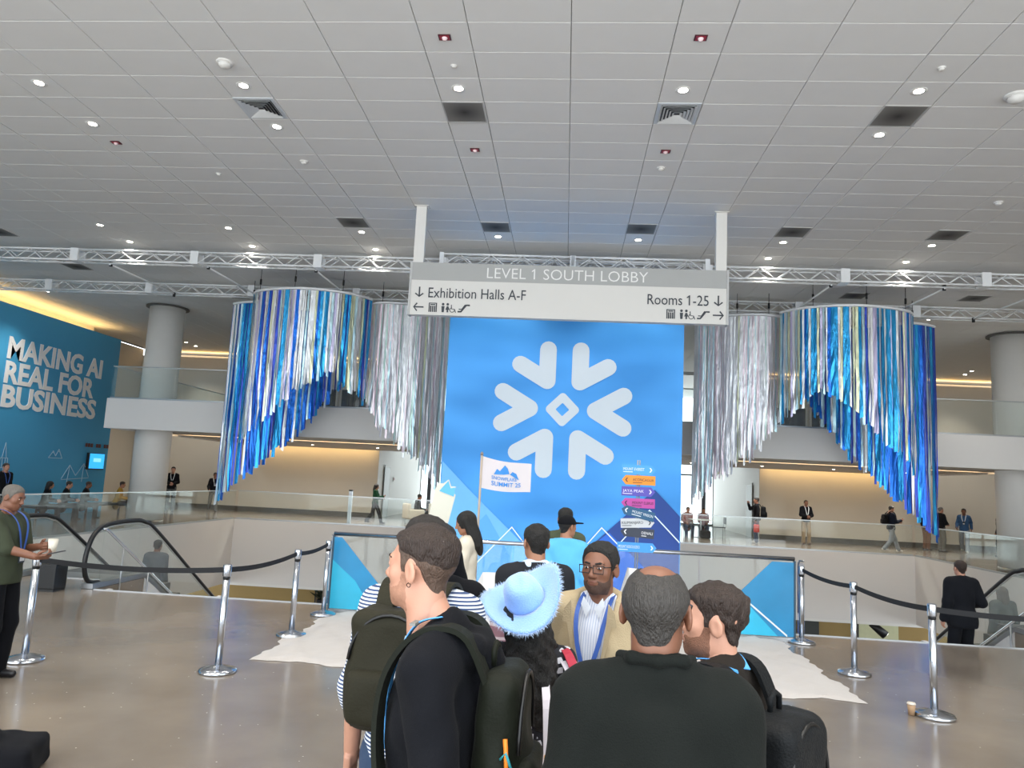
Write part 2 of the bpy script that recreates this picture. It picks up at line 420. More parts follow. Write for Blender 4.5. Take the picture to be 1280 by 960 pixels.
ex_b = MB().box(-.075,.075,-.055,.055,-.012,0).mesh('plate', M('alarm plate', '#4a1c24', .5)); 
ex_h = MB().lathe([(.0005,-.05),(.022,-.045),(.035,-.02),(.038,-.01)], 14).mesh('strobe', M('strobe lens', '#f1d6d8', .2), True)
ex_t = MB().box(-.06,.06,-.045,.045,-.016,-.011).mesh('bezel', red_m)
for (x, y, w) in [(-1.67,8.29,'left of the two nearest'),(1.39,8.28,'right of the two nearest'),(-1.67,11.36,'behind the middle grille'),(1.38,11.31,'behind the right diffuser'),(-7.73,11.3,'beside the leftmost downlights')]:
    t = thing('alarm_strobe', 'small dark red fire alarm strobe on ceiling, '+w, 'alarm', (x, y, CZ-.001), 0, 'ceiling alarm strobes')
    link('plate', ex_b, t); link('strobe', ex_h, t); link('bezel', ex_t, t)

# ------------------------------------------------------------------ upper balcony, columns, coves
MZ0, MZ1 = 2.95, 3.88
mz = MB().box(-14.3, 14.3, 22.0, 22.15, MZ0, MZ1); mz.box(-14.3, 14.3, 22.15, 33.1, 3.3, 3.7)
mz.box(-14.3, -14.15, 22.15, 33.1, MZ0, MZ1); mz.box(14.15, 14.3, 22.15, 33.1, MZ0, MZ1); mz.box(-8.4, 8.4, 33.1, 36.5, 3.3, 3.7)
struct(mz.build('floor_balcony', fascia_m))
# soffit of the balcony in strips with light slots between them
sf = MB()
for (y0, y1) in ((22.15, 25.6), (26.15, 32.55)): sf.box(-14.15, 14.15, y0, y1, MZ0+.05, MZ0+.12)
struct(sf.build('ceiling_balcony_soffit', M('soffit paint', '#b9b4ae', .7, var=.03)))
for s, w in ((-1, 'left'), (1, 'right')):
    a, b = sorted((s*13.9, s*5.2))
    t = thing('cove_strip', 'warm glowing light slot under the balcony, '+w+' half', 'light', (0, 0, 0), 0, 'balcony light slots')
    box('diffuser', a, b, 25.7, 26.05, MZ0+.16, MZ0+.2, warm_light2, t); box('housing', a, b, 25.62, 26.13, MZ0+.2, MZ0+.25, white_paint, t)
    a, b = sorted((s*14.1, s*8.5))
    t = thing('wall_cove_light', 'warm cove light washing the lower back wall, '+w+' half', 'light', (0, 0, 0), 0, 'lower wall coves')
    box('diffuser', a, b, 32.62, 32.9, MZ0+.17, MZ0+.2, warm_light, t); box('housing', a, b, 32.58, 33.05, MZ0+.2, MZ0+.25, white_paint, t)
    a, b = sorted((s*19.5, s*8.6))
    t = thing('ceiling_cove_light', 'warm cove light at the top of the upper back wall, '+w+' half', 'light', (0, 0, 0), 0, 'upper wall coves')
    box('diffuser', a, b, 33.35, 33.75, CZ-.35, CZ-.31, warm_light, t); box('housing', a, b, 33.3, 33.85, CZ-.41, CZ-.36, white_paint, t)
    struct(box('wall_cove_back_'+w, *sorted((s*20, s*8.4)), 34.4, 34.6, 6.5, CZ, beige_wall))
n_ = ['one','two','three','four','five','six']
for s, w in ((-1, 'left'), (1, 'right')):  # soffit lamps added to put more white light on the lower walls
    for i in range(5):
        t = thing('added_soffit_downlight', 'small round downlight added for light in the balcony soffit %s, number %s from the centre' % (w, n_[i]), 'downlight', (s*(2.2+i*2.7), 29.6, MZ0+.049), 0, 'added soffit downlights')
        link('trim_ring', ring_me, t); link('lens', lens_me, t)
        ld = bpy.data.lights.new('soffit_fill_lamp', 'SPOT'); ld.energy = 260; ld.spot_size = 2.6; ld.spot_blend = .9; ld.shadow_soft_size = .08; ld.color = (1, .95, .87)
        link('lamp', ld, t, (0, 0, -.03))
for s, w in ((-1, 'left'), (1, 'right')):
    t = thing('column', 'thick round white column rising through the '+w+' balcony end', 'column', (s*13.72, 23.85, 0))
    MB().lathe([(.56,0),(.56,CZ-.06)], 40).build('shaft', white_paint, t, True)
    MB().lathe([(.57,0),(.57,.1)], 40).build('base_ring', brushed, t, True)
    MB().lathe([(.68,CZ-.06),(.68,CZ-.02)], 40).build('collar', M('column collar', '#55534f', .6), t, True)
# glass balustrades on balcony and walkways: each run a thing with panes
def glass_run(name, label, cat, p0, p1, z0, z1, n, cap=True, posts=False, group=None, base=True):
    p0 = Vector(p0); p1 = Vector(p1); L = (p1-p0).length; d = (p1-p0)/L
    t = thing(name, label, cat, (p0.x, p0.y, z0), math.atan2(d.y, d.x), group)
    w = L/n
    me = MB().box(.008, w-.008, -.008, .008, .0, z1-z0).mesh('pane', glass)
    for i in range(n): link('pane', me, t, (i*w, 0, 0))
    if cap: box('top_rail', 0, L, -.022, .022, z1-z0, z1-z0+.03, M('rail cap', '#b9bcbc', .3, .8), t)
    if base: box('shoe', 0, L, -.03, .03, -.03, .05, brushed, t)
    if posts:
        pm = MB().box(-.02, .02, -.02, .02, 0, z1-z0+.05).mesh('post', brushed)
        for i in range(n+1): link('post', pm, t, (i*w, .04, 0))
    return t
glass_run('balustrade', 'clear glass balustrade along the upper balcony', 'balustrade', (-14.25,22.08), (14.25,22.08), MZ1, 4.88, 14)
glass_run('balustrade', 'glass balustrade along the far walkway behind the blue backdrop', 'balustrade', (-12.45,27.95), (12.45,27.95), 0, 1.05, 12)
glass_run('balustrade', 'glass balustrade along the left walkway by the blue wall', 'balustrade', (-12.53,12.5), (-12.53,27.9), 0, 1.05, 8)
glass_run('balustrade', 'glass balustrade along the right walkway by the right column', 'balustrade', (12.53,12.5), (12.53,27.9), 0, 1.05, 8)
glass_run('balustrade', 'glass balustrade on the left side of the upper balcony', 'balustrade', (-14.22,22.1), (-14.22,33.0), MZ1, 4.88, 5)
# upper level: things at the back seen through the balustrade
for s, w in ((-1, 'left'), (1, 'right')):
    for i, x in enumerate((9.7, 11.2)):
        t = thing('dark_doorway', 'dark doorway on the upper balcony, %s side, %s one' % (w, ('inner', 'outer')[i]), 'doorway', (s*x, 33.08, 3.7))
        box('panel', -.62, .62, -.03, .02, 0, 2.0, M('dark door', '#23231f', .3), t)
        fr = MB()
        for a in ((-.7,-.62,0,2.08),(.62,.7,0,2.08),(-.62,.62,2.0,2.08)): fr.box(a[0], a[1], -.06, .02, a[2], a[3])
        fr.build('frame', white_paint, t)
    for i in range(3):
        x = s*(13.4+i*1.9)
        t = thing('wall_panel', 'pale low panel on the upper back wall %s, number %s from the column' % (w, ('one','two','three')[i]), 'panel', (x, 33.0, 3.75), 0, 'low balcony panels')
        box('face', -.8, .8, 0, .06, 0, .95, M('pale panel', '#e2dfda', .5), t); box('edge', .8, .88, -.02, .08, 0, 1.0, M('panel edge', '#8d8b88', .4), t)

# ------------------------------------------------------------------ vestibule glass front
mull = M('dark mullion', '#4c4d50', .4, .6)
win = struct(link('window_1', None, None, (0, 43.2, 0)))
pw = 16.8/8
pane_me = MB().box(.03, pw-.03, -.01, .01, .05, CZ-.1).mesh('pane', glass)
for i in range(8): link('pane', pane_me, win, (-8.4+i*pw, 0, 0))
mu = MB().box(-.04, .04, -.08, .08, 0, CZ).mesh('mullion', mull)
for i in range(9): link('mullion', mu, win, (-8.4+i*pw, 0, 0))
for z in (.0, 2.75, 4.9): box('transom', -8.4, 8.4, -.05, .05, z, z+.1, mull, win)
for s, w in ((-1, 'left'), (1, 'right')):
    d = struct(link('door_%d' % (1 if s < 0 else 2), None, None, (s*8.38, 34.2, 0)))
    box('leaf', -.03*s-.02, -.03*s+.02, 0, 1.0, 0, 2.3, M('grey door', '#9c9c96', .4), d)
    box('jamb', -.04*s-.02, -.04*s+.02, -.1, 0, 0, 2.4, M('grey jamb', '#77776f', .4), d)
    cp = thing('dark_post', 'slim dark steel post at the %s vestibule opening' % w, 'post', (s*6.62, 36.4, 0))
    box('shaft', -.09, .09, -.09, .09, 0, 3.3, mull, cp); box('foot', -.14, .14, -.14, .14, 0, .04, mull, cp)
wall_sign = thing('wall_sign', 'small red and white sign on the left vestibule wall', 'sign', (-8.37, 36.2, 1.75))
box('plate', 0, .02, -.12, .12, -.12, .12, white_paint, wall_sign); box('mark', .018, .026, -.07, .07, -.05, .06, red_m, wall_sign)
rp = thing('rail_post', 'dark tall post standing on the walkway by the woman in green', 'post', (-8.2, 28.4, 0))
box('shaft', -.06, .06, -.06, .06, 0, 1.25, brushed, rp); box('cap', -.07, .07, -.07, .07, 1.25, 1.3, black_m, rp)

# ------------------------------------------------------------------ blue feature wall
blue_wall_m = M('blue wall paint', '#3f9bcb', .6, var=.06, scale=.5)
bw = MB().box(-18.2, -17.9, 6, 28.0, 0, 6.76)
struct(bw.build('wall_feature_blue', blue_wall_m))
ct = thing('feature_cove_light', 'warm cove strip along the top of the blue wall', 'light')
box('diffuser', -18.7, -18.35, 6, 28.0, 6.62, 6.66, warm_light, ct); box('housing', -18.8, -18.2, 6, 28.0, 6.5, 6.6, white_paint, ct)
struct(box('wall_cove_feature', -19.3, -19.1, 6, 28.0, 5.8, CZ, M('cove back', '#e9dfc9', .7)))
letter_m = M('letter white', '#e9eaec', .5, var=.02)
wt = thing('wall_lettering', 'big white capitals on the blue wall', 'lettering')
for i, (s, y0, z) in enumerate((('MAKING AI', 22.1, 5.06), ('REAL FOR', 22.1, 4.27), ('BUSINESS', 22.1, 3.5))):
    me = text_mesh('text_line', s, letter_m, .97, bold=.028, extrude=.01)
    xs = [v.co.x for v in me.vertices]; wdt = max(xs)-min(xs)
    target = (4.86, 4.5, 4.75)[i]
    sx = target/wdt
    for wm in split_words(me, .2):
        o = link('word', wm, wt); o.matrix_local = face_frame((-17.89, y0, z), (1,0,0), (0,1,0)) @ Matrix.Diagonal((sx, 1, 1, 1))
line_m = M('outline white', '#9fc3da', .6)
def wall_drawing(name, label, segs, y0, z0, s):
    t = thing(name, label, 'wall drawing', (-17.88, y0, z0))
    mb = MB()
    for (a, b) in segs:
        a = Vector((0, a[0]*s, a[1]*s)); b = Vector((0, b[0]*s, b[1]*s)); mb.cyl(a, b, .012, n=5)
    mb.build('line_work', line_m, t); t.children[0]['kind'] = 'stuff'
tower = [((-.5,0),(.5,0)),((-.5,0),(-.4,.5)),((.5,0),(.4,.5)),((-.4,.5),(.4,.5)),((-.3,.5),(-.25,1)),((.3,.5),(.25,1)),((-.25,1),(.25,1)),((-.15,1),(0,1.8)),((.15,1),(0,1.8)),((-.2,0),(-.2,.5)),((0,0),(0,.5)),((.2,0),(.2,.5)),((-.1,.5),(-.1,1)),((.1,.5),(.1,1))]
wall_drawing('tower_drawing', 'thin white outline drawing of a stepped tower on the blue wall', tower, 22.6, 1.25, .62)
mtn = [((-1,0),(-.4,.7)),((-.4,.7),(0,.2)),((0,.2),(.4,.9)),((.4,.9),(1,0)),((-1,0),(1,0)),((.3,.7),(.5,.65)),((-.5,.55),(-.3,.5))]
wall_drawing('mountain_drawing', 'thin white outline drawing of small peaks on the blue wall', mtn, 25.0, 1.95, .35)
bridge = [((-1,.2),(1,.3)),((-.6,0),(-.5,.9)),((.5,.1),(.55,1)),((-1,.25),(-.5,.9)),((-.5,.9),(0,.4)),((0,.4),(.55,1)),((.55,1),(1,.35))]
wall_drawing('bridge_drawing', 'thin white outline drawing of a bridge low on the blue wall', bridge, 26.2, 1.05, .75)
sc_ = thing('wall_screen', 'bright blue display screen hung at the end of the blue wall', 'screen', (-17.8, 27.2, 1.9))
box('casing', -.08, .0, -.5, .48, -.31, .31, black_m, sc_); box('display', 0, .01, -.42, .46, -.27, .29, emit_mat('screen blue', '#2fa3e6', .9), sc_)
box('picture', .01, .016, -.2, .25, -.02, .12, emit_mat('screen pale', '#7cc6f2', .9), sc_)
rs = thing('hanging_letters', 'row of small dark red letters above the blue screen', 'lettering', (-17.85, 26.5, 2.42))
for i in range(9):
    if i in (3, 6): continue
    box('letter', 0, .02, i*.16, i*.16+.11, 0, .14, M('dark red letters', '#5c2a2e', .5), rs)
# ------------------------------------------------------------------ lighting trusses
truss_m = M('truss white', '#e4e5e6', .4, var=.02)
TL = 3.05
chord_me = MB().cyl((.05,0,0), (TL-.05,0,0), .024, n=8).mesh('chord', truss_m, True)
plate = MB()
for (y0,y1,z0,z1) in ((-.16,.16,-.31,-.27),(-.16,.16,-.03,.01),(-.16,-.11,-.27,-.03),(.11,.16,-.27,-.03)): plate.box(0,.1,y0,y1,z0,z1)
plate.box(0,.1,-.155,-.15,-.27,-.03)
plate_me = plate.mesh('end_plate', truss_m)
bay = (TL-.2)/8
bme = {}
for key, d in (('v+', (bay, 0, .26)), ('v-', (bay, 0, -.26)), ('h+', (bay, .26, 0)), ('h-', (bay, -.26, 0))):
    bme[key] = MB().cyl((0,0,0), d, .011, n=6).mesh('brace', truss_m, True)
def truss_section(x, y, z, label, group):
    t = thing('truss_section', label, 'truss', (x, y, z), 0, group)
    for (dy, dz) in ((-.13,-.02),(.13,-.02),(-.13,-.28),(.13,-.28)): link('chord', chord_me, t, (0, dy, dz))
    link('end_plate', plate_me, t); link('end_plate', plate_me, t, (TL-.1, 0, 0))
    for i in range(8):
        up = i % 2 == 0
        for dy in (-.13, .13): link('brace', bme['v+' if up else 'v-'], t, (.1+i*bay, dy, -.28 if up else -.02))
        for dz in (-.02, -.28): link('brace', bme['h+' if up else 'h-'], t, (.1+i*bay, -.13 if up else .13, dz))
    return t
ords = ['first','second','third','fourth','fifth','sixth','seventh','eighth','ninth','tenth','eleventh','twelfth']
for i in range(12):
    truss_section(-18.3+i*TL+.02, 16.9, 7.05, 'white box truss section of the front long truss, %s from the left' % ords[i], 'front truss sections')
for i in range(12):
    truss_section(-18.35+i*TL+.06, 20.2, 7.1, 'white box truss section of the rear long truss, %s from the left' % ords[i], 'rear truss sections')
for i in range(2):
    truss_section(-3.03+i*(TL-.08), 16.25, 6.98, 'white box truss section directly above the hanging sign, %s one' % ('left','right')[i], 'backdrop truss sections')
for i, x in enumerate((-11.4,-8.9,-6.2,-3.6,3.5,5.9,8.4,10.6)):
    t = thing('tie_pole', 'thin white pole bridging front and rear truss, %s from the left' % ords[i], 'pole', (0, 0, 0), 0, 'truss bridging poles')
    MB().cyl((x, 17.0, 6.74), (x*1.0, 20.1, 6.79), .022, n=8).build('tube', truss_m, t, True)
    for yy in (17.05, 20.05): MB().cyl((x, yy, 6.7), (x, yy, 6.82), .04, n=8).build('clamp', black_m, t, True)

# ------------------------------------------------------------------ ribbon chandeliers
def foil(name, col, metal, rough, film=0, alpha=1., bump=.5):
    m = bpy.data.materials.new(name); m.use_nodes = True; nt = m.node_tree; b = nt.nodes['Principled BSDF']
    tc = nt.nodes.new('ShaderNodeTexCoord'); mp = nt.nodes.new('ShaderNodeMapping'); mp.inputs['Scale'].default_value = (9, 9, 2.2)
    nt.links.new(tc.outputs['Object'], mp.inputs[0])
    n = nt.nodes.new('ShaderNodeTexNoise'); n.inputs['Scale'].default_value = 2.0; n.inputs['Detail'].default_value = 5
    nt.links.new(mp.outputs[0], n.inputs['Vector'])
    c = lin(col)
    mx = nt.nodes.new('ShaderNodeMix'); mx.data_type = 'RGBA'; mx.inputs[6].default_value = tuple(v*.75 for v in c[:3])+(1,); mx.inputs[7].default_value = tuple(min(1, v*1.25+.01) for v in c[:3])+(1,)
    nt.links.new(n.outputs['Fac'], mx.inputs[0]); nt.links.new(mx.outputs[2], b.inputs['Base Color'])
    b.inputs['Metallic'].default_value = metal; b.inputs['Roughness'].default_value = rough
    if film and 'Thin Film Thickness' in b.inputs:
        mr = nt.nodes.new('ShaderNodeMapRange'); mr.inputs[3].default_value = film*.8; mr.inputs[4].default_value = film*1.2
        nt.links.new(n.outputs['Fac'], mr.inputs[0]); nt.links.new(mr.outputs[0], b.inputs['Thin Film Thickness']); b.inputs['Thin Film IOR'].default_value = 1.6
    b.inputs['Alpha'].default_value = alpha
    bp = nt.nodes.new('ShaderNodeBump'); bp.inputs['Strength'].default_value = bump; bp.inputs['Distance'].default_value = .05
    nt.links.new(n.outputs['Fac'], bp.inputs['Height']); nt.links.new(bp.outputs['Normal'], b.inputs['Normal'])
    MATS[name] = m; return m
F_white = foil('pearl foil', '#eef2f7', .5, .32, 380, 1)
F_lilac = foil('lilac foil', '#cfc6ec', .5, .3, 420, 1)
F_lemon = foil('lemon foil', '#e3eac4', .5, .3, 450, 1)
F_ice = foil('ice blue foil', '#c2e2f5', .5, .28, 400, 1)
F_sky = foil('sky blue foil', '#2fa9ee', .6, .25, 0, 1)
F_blue = foil('royal blue foil', '#1b72dc', .6, .25, 0, 1)
F_navy = foil('indigo foil', '#2f49b4', .5, .28, 0, 1)
F_grey = foil('silver film', '#e3e0e6', .45, .3, 400, 1)
F_rose = foil('rose film', '#e6d3de', .45, .3, 430, 1)
F_mint = foil('mint film', '#cdeee2', .45, .3, 430, 1)
PAL_FRONT = [F_white]*7+[F_ice]*3+[F_lilac]*2+[F_lemon]*2+[F_sky]*4+[F_blue]*1+[F_navy]*1
PAL_REAR = [F_blue]*6+[F_sky]*6+[F_ice]*3+[F_white]*3+[F_navy]*3
PAL_PALE = [F_grey]*6+[F_rose]*4+[F_white]*5+[F_mint]*1+[F_ice]*2+[F_lemon]*1
TRZ = 6.6
def interp(tab, x):
    tab = sorted(tab)
    if x <= tab[0][0]: return tab[0][1]
    for (a, b), (c, d) in zip(tab, tab[1:]):
        if x <= c: return b+(d-b)*(x-a)/(c-a)
    return tab[-1][1]
def ribbon(parent, p, tang, w, z1, mat, r):
    n = 7; A = []; B = []
    ph = r.uniform(0, 6.28); L = TRZ-z1; yaw0 = r.uniform(-.35, .35)
    for i in range(n+1):
        t = i/n; z = TRZ-.02-L*t
        a = yaw0+r.uniform(-.18, .18)*(1+3*t*t)
        d = Vector((tang.x*math.cos(a)-tang.y*math.sin(a), tang.x*math.sin(a)+tang.y*math.cos(a), 0))
        off = Vector((-tang.y, tang.x, 0))*(math.sin(ph+t*5)*.025*t)+Vector((tang.x, tang.y, 0))*r.uniform(-.012, .012)*t
        q = Vector((p.x, p.y, z))+off
        A.append(q-d*w/2); B.append(q+d*w/2+Vector((0, 0, r.uniform(-.05, .05) if i == n else 0)))
    mb = MB().strip(A, B)
    mb.build('ribbon', mat, parent, fix=False)
def track(parent, pts, name='track'):
    P = bez(pts, 8); mb = MB()
    A = [p+Vector((0, 0, .05)) for p in P]; B = [p+Vector((0, 0, -.03)) for p in P]
    mb.tube([p+Vector((0, 0, .02)) for p in P], .035, 6)
    mb.build(name, truss_m, parent, True)
    return P
def hang(parent, P, pal, bottom, step, wr, seed, jit=.12):
    r = random.Random(seed)
    L = [0]
    for a, b in zip(P, P[1:]): L.append(L[-1]+(b-a).length)
    s = step/2
    while s < L[-1]:
        i = max(k for k in range(len(L)) if L[k] <= s); i = min(i, len(P)-2)
        t = (s-L[i])/max(1e-6, L[i+1]-L[i]); p = P[i].lerp(P[i+1], t); tg = (P[i+1]-P[i]).normalized()
        z1 = interp(bottom, abs(p.x+.0))+r.uniform(-jit, jit)
        mat = r.choice(pal)
        w = r.uniform(*wr)
        if mat in (F_sky, F_blue): w *= 1.35
        ribbon(parent, p, tg, w, z1, mat, r)
        s += step*r.uniform(.75, 1.25)
def chandelier(s, label, adj):
    t = thing('ribbon_chandelier', label, 'chandelier', (0, 0, 0), 0, 'foil ribbon chandeliers')
    X = lambda x: s*x
    P = track(t, [(X(8.62),19.1,TRZ),(X(8.35),18.75,TRZ),(X(7.75),18.45,TRZ),(X(6.95),18.3,TRZ),(X(6.2),18.5,TRZ),(X(5.7),18.85,TRZ),(X(5.4),19.3,TRZ)])
    hang(t, P, PAL_FRONT, [(5.2,3.6),(5.72,4.12),(6.15,4.55),(6.88,4.0),(7.53,3.4),(8.19,2.95),(8.7,2.5)], .062, (.045,.075), 11+s)
    P = track(t, [(X(9.75),20.35,TRZ),(X(9.35),20.1,TRZ),(X(8.95),20.05,TRZ),(X(8.5),20.3,TRZ),(X(7.9),20.7,TRZ),(X(7.2),20.85,TRZ),(X(6.5),20.75,TRZ)])
    hang(t, P, PAL_REAR, [(6.5,4.5),(6.9,4.0),(7.36,3.45),(7.99,2.66),(8.65,1.95),(9.08,1.55),(9.5,1.05),(9.8,.95)], .06, (.045,.08), 23+s, .15)
    P = track(t, [(X(5.62),19.85,TRZ),(X(5.3),19.65,TRZ),(X(4.9),19.6,TRZ),(X(4.3),19.75,TRZ),(X(3.8),20.05,TRZ),(X(3.4),20.35,TRZ)])
    hang(t, P, PAL_PALE, [(3.4,1.6),(3.7,2.05),(4.1,2.4),(4.5,2.75),(5.03,3.15),(5.36,3.7),(5.7,4.1)], .038, (.035,.065), 31+s, .2)
    P = bez([(X(5.35),20.3,TRZ),(X(4.7),20.25,TRZ),(X(4.0),20.5,TRZ),(X(3.5),20.8,TRZ)], 8)
    track(t, [(X(5.35),20.3,TRZ),(X(4.7),20.25,TRZ),(X(4.0),20.5,TRZ),(X(3.5),20.8,TRZ)])
    hang(t, P, PAL_PALE, [(3.4,1.8),(3.7,2.2),(4.1,2.6),(4.5,2.95),(5.03,3.4),(5.36,3.9)], .045, (.035,.065), 41+s, .25)
    for k, x in enumerate((8.3, 7.2, 6.0, 9.0, 4.4, 5.2)):
        y = (18.75, 18.35, 18.6, 19.95, 19.75, 19.65)[k]
        mb = MB().cyl((X(x), y, TRZ+.05), (X(x), y, CZ-.02), .008, n=6)
        mb.build('suspension_cable', black_m, t); MB().cyl((X(x), y, TRZ+.2), (X(x), y, TRZ+.34), .028, n=8).build('hoist', black_m, t, True)
chandelier(-1, 'wavy curtain of blue and pearl foil ribbons left of the snowflake backdrop', 0)
chandelier(1, 'wavy curtain of blue and pearl foil ribbons right of the snowflake backdrop', 0)

# ------------------------------------------------------------------ hanging direction sign
sg = thing('direction_sign', 'long grey and white hanging sign reading level 1 south lobby', 'sign', (-.12, 13.95, 0))
sx0, sx1 = -3.03, 3.03
box('board', sx0, sx1, -.08, .08, 5.03, 5.72, M('sign white', '#d9d6d1', .5, var=.015), sg)
box('header_band', sx0, sx1, -.085, .085, 5.72, 6.07, M('sign grey', '#a9a9a7', .5, var=.02), sg)
for x in (-2.91, 2.91):
    box('post', x-.1, x+.1, -.06, .06, 6.07, CZ-.012, white_paint, sg)
    box('ceiling_plate', x-.14, x+.14, -.1, .1, CZ-.012, CZ+.005, white_paint, sg)
    box('end_cap', x*1.0+(.12 if x > 0 else -.12)-.02, x+(.12 if x > 0 else -.12)+.02, -.095, .095, 5.02, 6.08, M('sign edge', '#b9b9b8', .4), sg)
def sign_text(s, x0, x1, z, size, mat, y=-.088, bold=0, parent=sg, depth=.003):
    me = text_mesh('lettering', s, mat, size, bold=bold, extrude=depth)
    xs = [v.co.x for v in me.vertices]; lo, hi = min(xs), max(xs)
    k = (x1-x0)/(hi-lo)
    wms = split_words(me, size*.17)
    for i_, wm in enumerate(wms):
        if (s.startswith('Rooms') and i_ == 1) or (s.startswith('LEVEL') and i_ == 1):   # the flag of the figure one
            vx = min(v.co.x for v in wm.vertices); vt = max(v.co.y for v in wm.vertices); X1 = x0+(vx-lo)*k; zt = z+vt; q = size
            MB().prism([(X1+.03*q, zt),(X1+.03*q, zt-.1*q),(X1-.13*q, zt-.2*q),(X1-.13*q, zt-.125*q)], 'y', y-depth, y+.003).build('figure_flag', mat, parent)
        o = link('word', wm, parent); o.matrix_local = face_frame((x0-lo*k, y, z), (0,-1,0), (1,0,0)) @ Matrix.Diagonal((k, 1, 1, 1))
ink = M('sign ink', '#3c4047', .6); sw = M('sign letter white', '#ebeae7', .5)
sign_text('LEVEL 1 SOUTH LOBBY', -1.54, 1.54, 5.79, .3, sw, bold=-.008, y=-.09)
sign_text('Exhibition Halls A-F', -2.66, -.77, 5.375, .285, ink)
sign_text('Rooms 1-25', 1.54, 2.68, 5.375, .285, ink)
def arrow(x, z, ang, s=.2):
    c, sn = math.cos(ang), math.sin(ang); mb = MB()
    R2 = lambda a, b: (x+a*c-b*sn, z+a*sn+b*c)
    w = .013
    poly = [(-s*.5,-w),(s*.5-w*2.4,-w),(s*.1,-s*.4+w),(s*.1+w*1.3,-s*.4-w*.5),(s*.52,0),(s*.1+w*1.3,s*.4+w*.5),(s*.1,s*.4-w),(s*.5-w*2.4,w),(-s*.5,w)]
    mb.prism([R2(a, b) for a, b in poly], 'y', -.09, -.081); mb.build('arrow', ink, sg)
arrow(-2.84, 5.48, -PI/2); arrow(2.86, 5.48, -PI/2); arrow(-2.84, 5.18, PI); arrow(2.86, 5.2, 0)
def icons(x, z, dirn):
    # lift
    mb = MB()
    for a in ((-.08,-.06,-.09,.09),(.06,.08,-.09,.09),(-.06,.06,.075,.09),(-.05,-.025,-.09,.03),(-.012,.012,-.09,.03),(.025,.05,-.09,.03),(-.045,.045,.045,.065)):
        mb.box(x+a[0], x+a[1], -.088, -.081, z+a[2], z+a[3])
    mb.build('lift_symbol', ink, sg)
    # restrooms
    mb = MB(); x2 = x+.29
    for k, dx in enumerate((-.09, 0)):
        mb.prism([(x2+dx+.026*math.cos(t*PI/4), z+.068+.026*math.sin(t*PI/4)) for t in range(8)], 'y', -.088, -.081)
        w = .03; top = .03
        if k == 0: mb.prism([(x2+dx-w, z+top),(x2+dx+w, z+top),(x2+dx+w*.7, z-.09),(x2+dx-w*.7, z-.09)], 'y', -.088, -.081)
        else: mb.prism([(x2+dx-w*.5, z+top),(x2+dx+w*.5, z+top),(x2+dx+w*1.3, z-.04),(x2+dx+w*.5, z-.04),(x2+dx+w*.5, z-.09),(x2+dx-w*.5, z-.09),(x2+dx-w*.5, z-.04),(x2+dx-w*1.3, z-.04)], 'y', -.088, -.081)
    mb.build('restroom_symbol', ink, sg)
    mb = MB(); xc, zc = x2+.09, z-.04
    n = 16
    pts = [Vector((xc+.045*math.cos(t), -.084, zc+.045*math.sin(t))) for t in [PI*.55+i*(1.55*PI)/n for i in range(n+1)]]
    mb.tube(pts, .007, 5); mb.tube([(xc-.02,-.084,zc+.1),(xc-.015,-.084,zc+.02),(xc+.045,-.084,zc+.015),(xc+.07,-.084,zc-.05)], .009, 5)
    mb.build('wheelchair_symbol', ink, sg)
    mb = MB(); x3 = x+.6
    mb.tube([(x3-.11,-.084,z-.07),(x3-.05,-.084,z-.07),(x3+.05,-.084,z+.06),(x3+.12,-.084,z+.06)], .016, 6)
    mb.tube([(x3-.09,-.084,z-.02),(x3-.03,-.084,z-.02),(x3+.03,-.084,z+.07)], .009, 6)
    mb.build('escalator_symbol', ink, sg)
icons(-2.56, 5.18, 1); icons(1.98, 5.2, 1)

# ------------------------------------------------------------------ snowflake backdrop
def backdrop_mat():
    m = bpy.data.materials.new('backdrop print'); m.use_nodes = True; nt = m.node_tree; b = nt.nodes['Principled BSDF']
    tc = nt.nodes.new('ShaderNodeTexCoord')
    mp = nt.nodes.new('ShaderNodeMapping'); mp.inputs['Scale'].default_value = (.35, .35, .8)
    n = nt.nodes.new('ShaderNodeTexNoise'); n.inputs['Scale'].default_value = 1.3; n.inputs['Detail'].default_value = 1
    nt.links.new(tc.outputs['Object'], mp.inputs[0]); nt.links.new(mp.outputs[0], n.inputs[0])
    r = nt.nodes.new('ShaderNodeValToRGB'); e = r.color_ramp.elements
    e[0].position = .32; e[0].color = lin('#2c87d2'); e[1].position = .68; e[1].color = lin('#47a3f2')
    nt.links.new(n.outputs['Fac'], r.inputs[0]); nt.links.new(r.outputs[0], b.inputs['Base Color'])
    b.inputs['Roughness'].default_value = .55
    return m
bd = thing('snowflake_backdrop', 'tall bright blue fabric banner with a large white snowflake emblem', 'banner', (-.12, 16.25, 0))
mb = MB(); nx, nz = 28, 12; bx0, bx1, bz0, bz1 = -2.6, 2.6, -1.6, 6.66
for side, yo in ((0, -.012), (1, .012)):
    vs = []
    for j in range(nz+1):
        for i in range(nx+1):
            u = i/nx; v = j/nz; x = bx0+(bx1-bx0)*u; z = bz0+(bz1-bz0)*v
            e = max(0, abs(u-.5)*2-.8)/.2
            y = yo+.03*e*math.sin(z*2.1+u*9)*(1-v*.7)
            vs.append((x, y, z))
    fs = [(j*(nx+1)+i, j*(nx+1)+i+1, (j+1)*(nx+1)+i+1, (j+1)*(nx+1)+i) for j in range(nz) for i in range(nx)]
    if side: fs = [f[::-1] for f in fs]
    mb.add(vs, fs)
mb.build('fabric', backdrop_mat(), bd, True, fix=False)
MB().cyl((-2.66,0,6.64), (2.66,0,6.64), .03, n=10).build('top_bar', truss_m, bd, True)
flake_m = M('emblem white', '#c6d0d9', .55, var=.02)
r_, L_ = .185, .70
